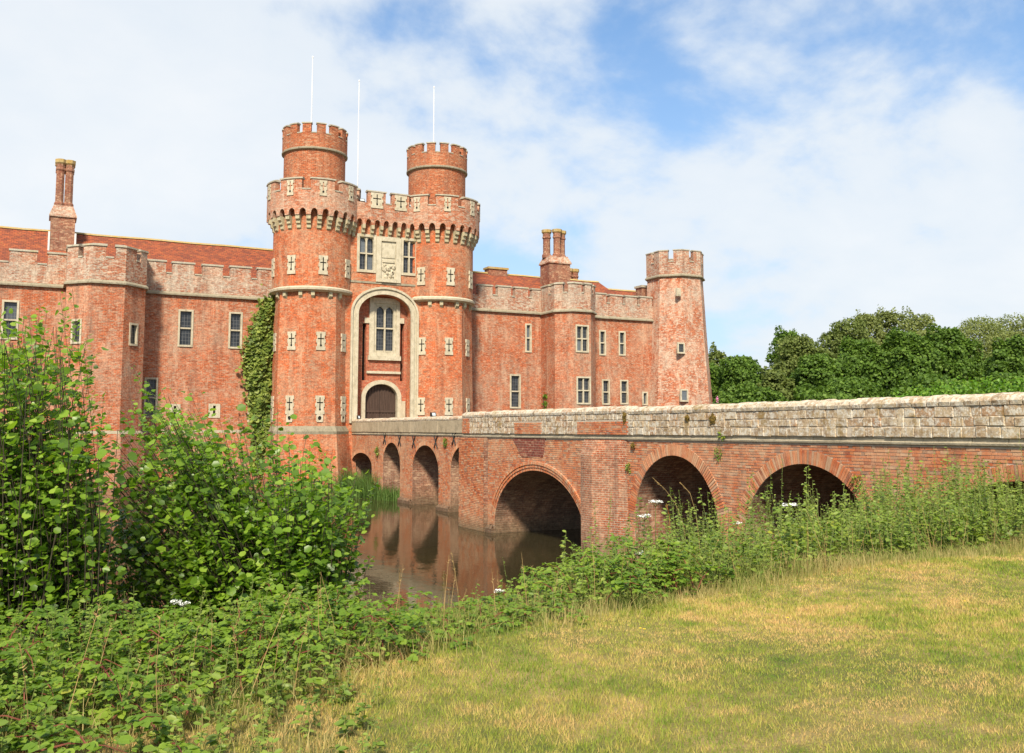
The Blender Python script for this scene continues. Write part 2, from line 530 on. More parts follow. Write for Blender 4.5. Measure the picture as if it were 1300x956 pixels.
M['hedge'] = mat_leaf('hedge_leaves', [(0.0, (0.05, 0.13, 0.012)), (0.5, (0.13, 0.26, 0.025)), (1.0, (0.24, 0.36, 0.05))], 0.4)
M['ivy'] = mat_leaf('ivy_leaves', [(0.0, (0.05, 0.09, 0.016)), (0.5, (0.16, 0.215, 0.038)), (1.0, (0.33, 0.37, 0.08))], 0.25, 0.5, 0.3)
M['bark'] = mat_simple('bark', (0.055, 0.045, 0.028), 0.9, var=0.4)
M['cane'] = mat_simple('cane', (0.16, 0.05, 0.03), 0.7, var=0.4)
M['weed_stem'] = mat_simple('weed_stem', (0.13, 0.15, 0.04), 0.7, var=0.3)
M['dry_stem'] = mat_simple('dry_stem', (0.30, 0.20, 0.08), 0.8, var=0.3)
M['rust_stem'] = mat_simple('rust_stem', (0.36, 0.14, 0.04), 0.8, var=0.3)
M['petal'] = mat_simple('petal', (0.80, 0.80, 0.74), 0.7)
M['pink_petal'] = mat_simple('pink_petal', (0.70, 0.22, 0.42), 0.7)
M['yellow_petal'] = mat_simple('yellow_petal', (0.75, 0.55, 0.03), 0.7)
M['moss'] = mat_simple('moss', (0.21, 0.14, 0.035), 0.95, var=0.5, scale=20)


# ------------------------------------------------------------------ mesh helpers
OFF = {}


def tag(o, label=None, cat=None, group=None, kind=None):
    if label: o['label'] = label
    if cat: o['category'] = cat
    if group: o['group'] = group
    if kind: o['kind'] = kind
    return o


def root(name, loc, label, cat, group=None):
    o = bpy.data.objects.new(name, None)
    o.empty_display_size = 0.3
    COL.objects.link(o)
    o.location = loc
    OFF[o] = Vector(loc)
    return tag(o, label, cat, group)


def link(name, mesh, parent=None, loc=None, rotz=0.0):
    """an object on shared mesh data; loc is in world space when the parent is unrotated"""
    o = bpy.data.objects.new(name, mesh)
    COL.objects.link(o)
    base = OFF.get(parent, Vector((0, 0, 0))) if parent else Vector((0, 0, 0))
    if loc is not None:
        o.location = Vector(loc) - base
        OFF[o] = Vector(loc)
    else:
        OFF[o] = base
    o.rotation_euler = (0, 0, rotz)
    if parent:
        o.parent = parent
    return o


def sub(name, mesh, parent):
    """a child whose mesh is in its parent's own frame"""
    o = bpy.data.objects.new(name, mesh)
    COL.objects.link(o)
    o.parent = parent
    return o


class MB:
    def __init__(s):
        s.v, s.f, s.uv, s.mi, s.rn = [], [], [], [], []

    def face(s, pts, uvs=None, m=0, r=0.5):
        i = len(s.v)
        pts = [tuple(p) for p in pts]
        s.v += pts
        s.f.append(tuple(range(i, i + len(pts))))
        if uvs is None:
            a, b, c = (Vector(p) for p in pts[:3])
            n = (b - a).cross(c - a)
            if n.length > 1e-12:
                n.normalize()
            if abs(n.z) > 0.85:
                uvs = [(p[0], p[1]) for p in pts]
            else:
                h = math.hypot(n.x, n.y) or 1
                tx, ty = -n.y / h, n.x / h
                k = 1 / max(0.3, math.sqrt(max(0.0, 1 - n.z * n.z)))
                uvs = [(p[0] * tx + p[1] * ty, p[2] * k) for p in pts]
        s.uv += uvs
        s.mi.append(m)
        s.rn.append(r)

    def box(s, x0, x1, y0, y1, z0, z1, m=0, r=0.5, skip=''):
        P = lambda x, y, z: (x, y, z)
        if 's' not in skip: s.face([P(x0, y0, z0), P(x1, y0, z0), P(x1, y0, z1), P(x0, y0, z1)], m=m, r=r)
        if 'e' not in skip: s.face([P(x1, y0, z0), P(x1, y1, z0), P(x1, y1, z1), P(x1, y0, z1)], m=m, r=r)
        if 'n' not in skip: s.face([P(x1, y1, z0), P(x0, y1, z0), P(x0, y1, z1), P(x1, y1, z1)], m=m, r=r)
        if 'w' not in skip: s.face([P(x0, y1, z0), P(x0, y0, z0), P(x0, y0, z1), P(x0, y1, z1)], m=m, r=r)
        if 't' not in skip: s.face([P(x0, y0, z1), P(x1, y0, z1), P(x1, y1, z1), P(x0, y1, z1)], m=m, r=r)
        if 'b' not in skip: s.face([P(x0, y1, z0), P(x1, y1, z0), P(x1, y0, z0), P(x0, y0, z0)], m=m, r=r)

    def ring(s, path, inner, z0, z1, closed, m=0, top=True, bottom=True, back=True, zt=None, u0=0.0):
        """a wall that follows a plan path (outside on the right of travel), with thickness to the inner path"""
        n = len(path)
        u = u0
        rng = range(n if closed else n - 1)
        for i in rng:
            a, b = path[i], path[(i + 1) % n]
            c, d = inner[i], inner[(i + 1) % n]
            L = math.hypot(b[0] - a[0], b[1] - a[1])
            s.face([(a[0], a[1], z0), (b[0], b[1], z0), (b[0], b[1], z1), (a[0], a[1], z1)],
                   [(u, z0), (u + L, z0), (u + L, z1), (u, z1)], m)
            if back:
                s.face([(d[0], d[1], z0), (c[0], c[1], z0), (c[0], c[1], z1), (d[0], d[1], z1)],
                       [(u + L, z0), (u, z0), (u, z1), (u + L, z1)], m)
            if top: s.face([(a[0], a[1], z1), (b[0], b[1], z1), (d[0], d[1], z1), (c[0], c[1], z1)], m=m)
            if bottom: s.face([(c[0], c[1], z0), (d[0], d[1], z0), (b[0], b[1], z0), (a[0], a[1], z0)], m=m)
            u += L
        if not closed:
            for (a, c), fl in (((path[0], inner[0]), 0), ((path[-1], inner[-1]), 1)):
                q = [(c[0], c[1], z0), (a[0], a[1], z0), (a[0], a[1], z1), (c[0], c[1], z1)]
                s.face(q[::-1] if fl else q, m=m)

    def loft(s, rings, closed=True, m=0, cap=False, uscale=None):
        """stack of (path, z): skin between consecutive plan paths"""
        for (pa, za), (pb, zb) in zip(rings[:-1], rings[1:]):
            n = len(pa)
            u = 0.0
            for i in range(n if closed else n - 1):
                j = (i + 1) % n
                L = math.hypot(pa[j][0] - pa[i][0], pa[j][1] - pa[i][1])
                L = max(L, math.hypot(pb[j][0] - pb[i][0], pb[j][1] - pb[i][1]))
                s.face([(*pa[i], za), (*pa[j], za), (*pb[j], zb), (*pb[i], zb)],
                       [(u, za), (u + L, za), (u + L, zb), (u, zb)], m)
                u += L
        if cap:
            p, z = rings[-1]
            s.face([(*q, z) for q in p], m=m)

    def tube(s, pts, radii, k=5, m=0):
        pts = [Vector(p) for p in pts]
        base = len(s.v)
        for i, p in enumerate(pts):
            d = (pts[min(i + 1, len(pts) - 1)] - pts[max(i - 1, 0)]).normalized()
            a = d.orthogonal().normalized()
            b = d.cross(a)
            for j in range(k):
                t = 2 * math.pi * j / k
                s.v.append(tuple(p + (a * math.cos(t) + b * math.sin(t)) * radii[i]))
        for i in range(len(pts) - 1):
            for j in range(k):
                j2 = (j + 1) % k
                s.f.append((base + i * k + j, base + i * k + j2, base + (i + 1) * k + j2, base + (i + 1) * k + j))
                s.uv += [(0, 0), (1, 0), (1, 1), (0, 1)]
                s.mi.append(m); s.rn.append(0.5)

    def mesh(s, name, mats, smooth=False, off=None, merge=False):
        me = bpy.data.meshes.new(name)
        v = s.v
        if off is not None:
            v = [(a[0] - off[0], a[1] - off[1], a[2] - off[2]) for a in v]
        me.from_pydata(v, [], s.f)
        for k in (mats if isinstance(mats, (list, tuple)) else [mats]):
            me.materials.append(M[k])
        if s.f:
            me.polygons.foreach_set('material_index', s.mi)
            ul = me.uv_layers.new(name='UVMap')
            ul.data.foreach_set('uv', np.array(s.uv, dtype=np.float32).ravel())
            at = me.attributes.new('rnd', 'FLOAT', 'FACE')
            at.data.foreach_set('value', np.array(s.rn, dtype=np.float32))
            if smooth:
                me.polygons.foreach_set('use_smooth', [True] * len(s.f))
        me.update()
        return me

    def build(s, name, mats, parent=None, smooth=False):
        off = OFF.get(parent) if parent else None
        me = s.mesh(name, mats, smooth, off)
        return link(name, me, parent)


def polygon(cx, cy, a, n=8):
    """regular polygon with one flat facing -Y, apothem a; travels anticlockwise seen from above, starting left of the south face"""
    r = a / math.cos(math.pi / n)
    return [(cx + r * math.sin(math.radians(-180 / n + 360 / n * i)), cy - r * math.cos(math.radians(-180 / n + 360 / n * i))) for i in range(n)]


def circle(cx, cy, r, n=48, a0=0.0):
    return [(cx + r * math.sin(a0 + 2 * math.pi * i / n), cy - r * math.cos(a0 + 2 * math.pi * i / n)) for i in range(n)]


def arc(cx, cy, r, d0, d1, n):
    """angles in degrees from south (-Y) towards east (+X)"""
    return [(cx + r * math.sin(math.radians(d0 + (d1 - d0) * i / n)), cy - r * math.cos(math.radians(d0 + (d1 - d0) * i / n))) for i in range(n + 1)]


def offset(path, d, closed=False):
    """move a plan path to its right (outwards) by d, mitred"""
    n = len(path)
    res = []
    for i in range(n):
        p = Vector(path[i]).to_2d()
        segs = []
        if closed or i > 0:
            segs.append((p - Vector(path[i - 1]).to_2d()).normalized())
        if closed or i < n - 1:
            segs.append((Vector(path[(i + 1) % n]).to_2d() - p).normalized())
        ns = [Vector((t.y, -t.x)) for t in segs]
        if len(ns) == 2:
            b = (ns[0] + ns[1]).normalized()
            k = d / max(0.3, b.dot(ns[0]))
            q = p + b * k
        else:
            q = p + ns[0] * d
        res.append((q.x, q.y))
    return res


def subpath(path, s0, s1):
    """the piece of an open plan path between two arc lengths"""
    out_, acc = [], 0.0
    for a, b in zip(path[:-1], path[1:]):
        L = math.hypot(b[0] - a[0], b[1] - a[1])
        P = lambda s: (a[0] + (b[0] - a[0]) * (s - acc) / L, a[1] + (b[1] - a[1]) * (s - acc) / L)
        if acc + L > s0 and acc < s1:
            if not out_:
                out_.append(P(max(s0, acc)))
            if s1 <= acc + L:
                out_.append(P(s1))
                break
            out_.append((b[0], b[1]))
        acc += L
    return out_


def plen(path):
    return sum(math.hypot(b[0] - a[0], b[1] - a[1]) for a, b in zip(path[:-1], path[1:]))


def merlon(parent, path, z0, z1, thick, mat, cop_h=0.16, over=0.05, cop_mat='stone_coping'):
    mb = MB()
    mb.ring(path, offset(path, -thick), z0, z1, False, bottom=False)
    o = mb.build('merlon', mat, parent)
    # coping: a weathered slab with a sloped top
    cb = MB()
    a, b = offset(path, over), offset(path, -thick - over)
    # lengthen the ends a touch
    def ext(p):
        t0 = (Vector(p[0]) - Vector(p[1])).normalized() * over
        t1 = (Vector(p[-1]) - Vector(p[-2])).normalized() * over
        return [(p[0][0] + t0.x, p[0][1] + t0.y)] + p[1:-1] + [(p[-1][0] + t1.x, p[-1][1] + t1.y)]
    a, b = ext(a), ext(b)
    cb.ring(a, b, z1, z1 + cop_h * 0.6, False, top=False)
    mid = [((p[0] + q[0]) / 2, (p[1] + q[1]) / 2) for p, q in zip(a, b)]
    z2, z3 = z1 + cop_h * 0.6, z1 + cop_h
    for i in range(len(a) - 1):
        cb.face([(*a[i], z2), (*a[i + 1], z2), (*mid[i + 1], z3), (*mid[i], z3)])
        cb.face([(*mid[i], z3), (*mid[i + 1], z3), (*b[i + 1], z2), (*b[i], z2)])
    cb.face([(*b[0], z2), (*a[0], z2), (*mid[0], z3)])
    cb.face([(*a[-1], z2), (*b[-1], z2), (*mid[-1], z3)])
    c = cb.mesh('coping_stone', cop_mat, off=OFF[parent])
    sub('coping_stone', c, o)
    return o


def wall_face(mb, p0, p1, z0, z1, openings=(), depth=0.32, m=0, mr=None, u_off=0.0):
    """flat wall from plan point p0 to p1 (outside on the right of travel) with rectangular holes (u0,u1,v0,v1)"""
    p0, p1 = Vector(p0).to_2d(), Vector(p1).to_2d()
    L = (p1 - p0).length
    t = (p1 - p0) / L
    n = Vector((t.y, -t.x))
    us = sorted({0.0, L, *[o[0] for o in openings], *[o[1] for o in openings]})
    vs = sorted({z0, z1, *[o[2] for o in openings], *[o[3] for o in openings]})
    P = lambda u, v, d=0.0: (p0.x + t.x * u - n.x * d, p0.y + t.y * u - n.y * d, v)
    for a, b in zip(us[:-1], us[1:]):
        for c, d in zip(vs[:-1], vs[1:]):
            um, vm = (a + b) / 2, (c + d) / 2
            if any(o[0] < um < o[1] and o[2] < vm < o[3] for o in openings):
                continue
            mb.face([P(a, c), P(b, c), P(b, d), P(a, d)], [(a + u_off, c), (b + u_off, c), (b + u_off, d), (a + u_off, d)], m)
    q = m if mr is None else mr
    for a, b, c, d in [o[:4] for o in openings]:
        mb.face([P(a, c), P(a, c, depth), P(a, d, depth), P(a, d)][::-1], m=q)
        mb.face([P(b, c, depth), P(b, c), P(b, d), P(b, d, depth)][::-1], m=q)
        mb.face([P(a, c), P(b, c), P(b, c, depth), P(a, c, depth)], m=q)
        mb.face([P(a, d), P(a, d, depth), P(b, d, depth), P(b, d)], m=q)


def window(parent, x, y, z0, rotz, w, h, nx=1, ny=2, fr=0.13, arched=False, front=0.05, glass_d=0.16, label=None):
    """stone-framed window in its own frame: local x along the wall, -y outwards, origin at bottom centre"""
    mb = MB()
    xs0, xs1 = -w / 2, w / 2
    y0, y1 = -front, glass_d + 0.1
    mb.box(xs0, xs0 + fr, y0, y1, 0, h)
    mb.box(xs1 - fr, xs1, y0, y1, 0, h)
    mb.box(xs0 + fr, xs1 - fr, y0 - 0.03, y1, 0, fr)
    mb.box(xs0 + fr, xs1 - fr, y0 - 0.01, y1, h - fr, h)
    mw = 0.10
    iw, ih = w - 2 * fr, h - 2 * fr
    lw = (iw - mw * (nx - 1)) / nx
    lh = (ih - mw * (ny - 1)) / ny
    for i in range(1, nx):
        xx = xs0 + fr + i * lw + (i - 1) * mw
        mb.box(xx, xx + mw, 0.0, y1, fr, h - fr, skip='tb')
    for j in range(1, ny):
        zz = fr + j * lh + (j - 1) * mw
        for i in range(nx):
            xx = xs0 + fr + i * (lw + mw)
            mb.box(xx, xx + lw, 0.02, y1, zz, zz + mw, skip='ew')
    if arched:
        for i in range(nx):
            xx = xs0 + fr + i * (lw + mw)
            zt = h - fr
            k = 8
            cusp = 0.32 * lw if arched == 'cusp' else 0.0
            prev = None
            for q in range(k + 1):
                tt = q / k
                hx = lw * tt
                z = zt - lw * 0.75 + lw * 0.68 * math.sqrt(max(0.0, 1 - (2 * tt - 1) ** 2))
                if cusp and q in (2, 6):
                    z -= 0.10 * lw
                if prev:
                    a, za = prev
                    mb.face([(xx + a, 0.04, za), (xx + hx, 0.04, z), (xx + hx, 0.04, zt + 0.001), (xx + a, 0.04, zt + 0.001)])
                    mb.face([(xx + a, y1, za), (xx + hx, y1, z), (xx + hx, 0.04, z), (xx + a, 0.04, za)])
                prev = (hx, z)
    o = link('window', mb.mesh('window', 'stone'), parent, (x, y, z0), rotz)
    if label:
        o['label'] = label
    for i in range(nx):
        for j in range(ny):
            xx = xs0 + fr + i * (lw + mw)
            zz = fr + j * (lh + mw)
            gb = MB()
            uo, vo = random.random() * 3, random.random() * 3
            gd = glass_d
            gb.face([(xx, gd, zz), (xx + lw, gd, zz), (xx + lw, gd, zz + lh), (xx, gd, zz + lh)],
                    [(uo, vo), (uo + lw, vo), (uo + lw, vo + lh), (uo, vo + lh)])
            gb.face([(xx, gd + 0.02, zz), (xx, gd + 0.02, zz + lh), (xx + lw, gd + 0.02, zz + lh), (xx + lw, gd + 0.02, zz)], m=1)
            sub('pane', gb.mesh('pane', ['glass', 'dark']), o)
    return o


LOOP_CACHE = {}


def loop_meshes(w, h, hole):
    key = (w, h, hole)
    if key in LOOP_CACHE:
        return LOOP_CACHE[key]
    mb = MB()
    d = 0.07
    sw, aw, ah = 0.085, 0.42 * w / 0.62, 0.085
    zc = h * 0.62
    zb, zt = h * 0.24, h * 0.9
    # ragged quoined outline: five courses of unequal width
    nst = 5
    zc0 = 0.0
    for k in range(nst):
        z0, z1 = h * k / nst, h * (k + 1) / nst
        ww = w / 2 * (1.0 if k % 2 == 0 else 0.82)
        cuts = sorted({z0, z1, *[z for z in (zb, zt, zc - ah / 2, zc + ah / 2) if z0 < z < z1]})
        for a, b in zip(cuts[:-1], cuts[1:]):
            zm = (a + b) / 2
            hw = 0.0
            if zb < zm < zt: hw = sw / 2
            if abs(zm - zc) < ah / 2: hw = aw / 2
            for x0, x1 in ([(-ww, -hw), (hw, ww)] if hw else [(-ww, ww)]):
                mb.box(x0, x1, -d, 0.03, a, b, skip='n')
    pl = mb.mesh('arrow_loop', 'stone')
    sb = MB()
    sb.box(-sw / 2, sw / 2, -0.012, 0.02, zb, zt)  # near-black boxes stand in for the shade inside an open slit
    sb.box(-aw / 2, -sw / 2, -0.012, 0.02, zc - ah / 2, zc + ah / 2)
    sb.box(sw / 2, aw / 2, -0.012, 0.02, zc - ah / 2, zc + ah / 2)
    # round foot of the slit
    c = [(0.075 * math.cos(t * math.pi / 5), zb + 0.02 + 0.09 * math.sin(t * math.pi / 5)) for t in range(10)]
    sb.face([(p[0], -d - 0.004, p[1]) for p in c])
    sl = sb.mesh('slit', 'dark')
    gp = None
    if hole:
        hb = MB()
        n = 14
        for t in range(n):
            a0, a1 = 2 * math.pi * t / n, 2 * math.pi * (t + 1) / n
            sq = lambda a: (0.24 * max(-1, min(1, 1.4 * math.cos(a))), -0.28 + 0.27 * max(-1, min(1, 1.4 * math.sin(a))))
            ci = lambda a: (0.13 * math.cos(a), -0.27 + 0.15 * math.sin(a))
            A, B, C, D = sq(a0), sq(a1), ci(a1), ci(a0)
            hb.face([(A[0], -d, A[1]), (B[0], -d, B[1]), (C[0], -d, C[1]), (D[0], -d, D[1])])
            hb.face([(D[0], -d, D[1]), (C[0], -d, C[1]), (C[0], -0.01, C[1]), (D[0], -0.01, D[1])])
            hb.face([(B[0], -d, B[1]), (A[0], -d, A[1]), (A[0], 0.02, A[1]), (B[0], 0.02, B[1])])
            hb.face([(D[0], -0.015, D[1]), (C[0], -0.015, C[1]), (0, -0.015, -0.27)], m=1)
        gp = hb.mesh('gun_port', ['stone', 'dark'])
    LOOP_CACHE[key] = (pl, sl, gp)
    return LOOP_CACHE[key]


def arrow_loop(parent, x, y, z, rotz, w=0.66, h=1.3, hole=False):
    pl, sl, gp = loop_meshes(w, h, hole)
    o = link('arrow_loop', pl, parent, (x, y, z), rotz)
    sub('slit', sl, o)
    if gp:
        sub('gun_port', gp, o)
    return o


# ------------------------------------------------------------------ leaf scattering (numpy)
def leaf_mesh(name, mats, pos, direc, norm, size, shape='ovate', rnd=None, aspect=0.75):
    """one mesh of many leaves; direc is the leaf's length direction, norm roughly its upper side"""
    N = len(pos)
    pos = np.asarray(pos, float); d = np.asarray(direc, float); nn = np.asarray(norm, float)
    d /= np.linalg.norm(d, axis=1, keepdims=True) + 1e-9
    s = np.cross(d, nn)
    s /= np.linalg.norm(s, axis=1, keepdims=True) + 1e-9
    n = np.cross(s, d)
    if shape == 'ovate':
        T = np.array([(0, 0, 0), (-0.40, 0.33, 0.07), (-0.34, 0.74, 0.04), (0, 1.0, -0.10), (0.34, 0.74, 0.04), (0.40, 0.33, 0.07)])
        Fc = [(0, 3, 2, 1), (0, 5, 4, 3)]
    elif shape == 'lance':
        T = np.array([(0, 0, 0), (-0.22, 0.35, 0.04), (0, 1.0, -0.18), (0.22, 0.35, 0.04)])
        Fc = [(0, 2, 1), (0, 3, 2)]
    elif shape == 'tuft':
        T = np.array([(-0.5, -0.3, 0.0), (0.3, -0.5, 0.12), (0.5, 0.35, -0.06), (-0.25, 0.5, 0.12)])
        Fc = [(0, 1, 2, 3)]
    else:   # ragged clump of foliage
        T = np.array([(-0.5, -0.1, 0.0), (-0.15, -0.5, 0.12), (0.45, -0.3, 0.0), (0.5, 0.25, -0.1), (0.05, 0.5, 0.08), (-0.4, 0.35, -0.05)])
        Fc = [(0, 1, 2, 3), (0, 3, 4, 5)]
    T = T * np.array([aspect / 0.75, 1, 1])
    k = len(T)
    size = np.asarray(size, float).reshape(-1, 1, 1)
    V = pos[:, None, :] + size * (T[None, :, 0:1] * s[:, None, :] + T[None, :, 1:2] * d[:, None, :] + T[None, :, 2:3] * n[:, None, :])
    V = V.reshape(-1, 3)
    loops, starts, tot = [], [], []
    base = (np.arange(N) * k)[:, None]
    fl = np.concatenate([np.array(f) for f in Fc])
    L = (base + fl[None, :]).ravel()
    sizes = np.tile(np.array([len(f) for f in Fc]), N)
    starts = np.concatenate([[0], np.cumsum(sizes)[:-1]])
    me = bpy.data.meshes.new(name)
    me.vertices.add(len(V)); me.loops.add(len(L)); me.polygons.add(len(sizes))
    me.vertices.foreach_set('co', V.ravel().astype(np.float32))
    me.loops.foreach_set('vertex_index', L.astype(np.int32))
    me.polygons.foreach_set('loop_start', starts.astype(np.int32))
    me.polygons.foreach_set('loop_total', sizes.astype(np.int32))
    if rnd is None:
        rnd = RNG.random(N)
    at = me.attributes.new('rnd', 'FLOAT', 'FACE')
    at.data.foreach_set('value', np.repeat(rnd, len(Fc)).astype(np.float32))
    for m in (mats if isinstance(mats, (list, tuple)) else [mats]):
        me.materials.append(M[m])
    me.update(calc_edges=True)
    return me


def unit(n):
    v = RNG.normal(size=(n, 3))
    return v / np.linalg.norm(v, axis=1, keepdims=True)


def blades_mesh(name, mat, pos, height, width, lean=0.35, rnd=None):
    """grass: each blade is a bent two-piece sliver"""
    N = len(pos)
    pos = np.asarray(pos, float)
    a = RNG.random(N) * 2 * np.pi
    b = RNG.random(N) * 2 * np.pi
    side = np.stack([np.cos(a), np.sin(a), np.zeros(N)], 1) * (np.asarray(width).reshape(-1, 1) / 2)
    ln = (RNG.random(N) * lean * 1.6)[:, None] * np.stack([np.cos(b), np.sin(b), np.zeros(N)], 1)
    h = np.asarray(height).reshape(-1, 1)
    up = np.array([0, 0, 1.0])
    m = pos + h * 0.55 * up + h * ln * 0.3
    t = pos + h * (1 - 0.25 * np.linalg.norm(ln, axis=1, keepdims=True)) * up + h * ln
    V = np.stack([pos - side, pos + side, m + side * 0.75, m - side * 0.75, t], 1).reshape(-1, 3)
    base = (np.arange(N) * 5)[:, None]
    L = (base + np.array([0, 1, 2, 3, 3, 2, 4])[None, :]).ravel()
    sizes = np.tile(np.array([4, 3]), N)
    starts = np.concatenate([[0], np.cumsum(sizes)[:-1]])
    me = bpy.data.meshes.new(name)
    me.vertices.add(len(V)); me.loops.add(len(L)); me.polygons.add(len(sizes))
    me.vertices.foreach_set('co', V.ravel().astype(np.float32))
    me.loops.foreach_set('vertex_index', L.astype(np.int32))
    me.polygons.foreach_set('loop_start', starts.astype(np.int32))
    me.polygons.foreach_set('loop_total', sizes.astype(np.int32))
    at = me.attributes.new('rnd', 'FLOAT', 'FACE')
    at.data.foreach_set('value', np.repeat(RNG.random(N) if rnd is None else rnd, 2).astype(np.float32))
    me.materials.append(M[mat])
    me.update(calc_edges=True)
    return me


def turf_mesh(name, mat, pos, height, width, lean, rnd):
    """short turf: one slim leaning triangle for each blade"""
    N = len(pos)
    a = RNG.random(N) * 2 * np.pi
    b = RNG.random(N) * 2 * np.pi
    side = np.stack([np.cos(a), np.sin(a), np.zeros(N)], 1) * (np.asarray(width).reshape(-1, 1) / 2)
    h = np.asarray(height).reshape(-1, 1)
    tip = pos + h * (np.array([0, 0, 1.0]) + (RNG.random(N) * lean)[:, None] * np.stack([np.cos(b), np.sin(b), np.zeros(N)], 1))
    V = np.stack([pos - side, pos + side, tip], 1).reshape(-1, 3)
    me = bpy.data.meshes.new(name)
    me.vertices.add(3 * N); me.loops.add(3 * N); me.polygons.add(N)
    me.vertices.foreach_set('co', V.ravel().astype(np.float32))
    me.loops.foreach_set('vertex_index', np.arange(3 * N, dtype=np.int32))
    me.polygons.foreach_set('loop_start', (np.arange(N) * 3).astype(np.int32))
    me.polygons.foreach_set('loop_total', np.full(N, 3, np.int32))
    at = me.attributes.new('rnd', 'FLOAT', 'FACE')
    at.data.foreach_set('value', rnd.astype(np.float32))
    me.materials.append(M[mat])
    me.update(calc_edges=True)
    return me


# ------------------------------------------------------------------ terrain, water
EX = np.array([-400, -40, -6, -1, 1.5, 3.2, 6, 12.6, 20, 40, 70, 400.0])
EYV = np.array([0.0, 4.2, 5.2, 5.7, 6.2, 7.0, 8.0, 9.0, 10.6, 12, 14, 20.0])
LAWN = EYE - 1.65


def sstep(x, a, b):
    t = np.clip((np.asarray(x, float) - a) / (b - a), 0, 1)
    return t * t * (3 - 2 * t)


def ground_z(x, y):
    x = np.asarray(x, float); y = np.asarray(y, float)
    s = y - np.interp(x, EX, EYV)
    bumps = 0.05 * np.sin(x * 0.9 + 1.3 * np.sin(y * 0.7)) * np.cos(y * 0.8)
    near = 1 - sstep(s, -0.6, 9.0)
    near = np.maximum(near, 0)
    east = sstep(x, 56, 66)
    west = 1 - sstep(x, -45, -36)
    north = sstep(y, 132, 142)
    k = np.maximum(np.maximum(near, east), np.maximum(west, north))
    return -0.9 + (LAWN + 0.9) * k + bumps * np.where(k > 0.5, 1.0, 0.4)


def make_terrain():
    def axis(lo, hi, dl, dh, step):
        core = np.arange(dl, dh + 1e-6, step)
        l, h, d = [dl], [dh], step
        while l[-1] > lo:
            d *= 1.45; l.append(l[-1] - d)
        d = step
        while h[-1] < hi:
            d *= 1.45; h.append(h[-1] + d)
        return np.concatenate([np.array(l[1:])[::-1], core, np.array(h[1:])])
    xs, ys = axis(-2500, 2500, -10, 30, 0.25), axis(-2500, 2500, -2, 20, 0.25)
    X, Y = np.meshgrid(xs, ys)
    Z = ground_z(X, Y)
    V = np.stack([X.ravel(), Y.ravel(), Z.ravel()], 1)
    nx, ny = len(xs), len(ys)
    i = np.arange((nx - 1) * (ny - 1))
    r, c = i // (nx - 1), i % (nx - 1)
    a = r * nx + c
    faces = np.stack([a, a + 1, a + nx + 1, a + nx], 1)
    me = bpy.data.meshes.new('ground')
    me.from_pydata(V.tolist(), [], faces.tolist())
    me.materials.append(M['ground'])
    me.polygons.foreach_set('use_smooth', [True] * len(me.polygons))
    o = link('ground', me)
    tag(o, kind='structure')
    wb = MB()
    wb.face([(-60, 4, 0), (70, 4, 0), (70, 140, 0), (-60, 140, 0)])
    tag(wb.build('moat_water', 'water'), kind='structure')


make_terrain()

# ------------------------------------------------------------------ the castle: gate towers
YW = 69.0            # plane of the castle's curtain walls


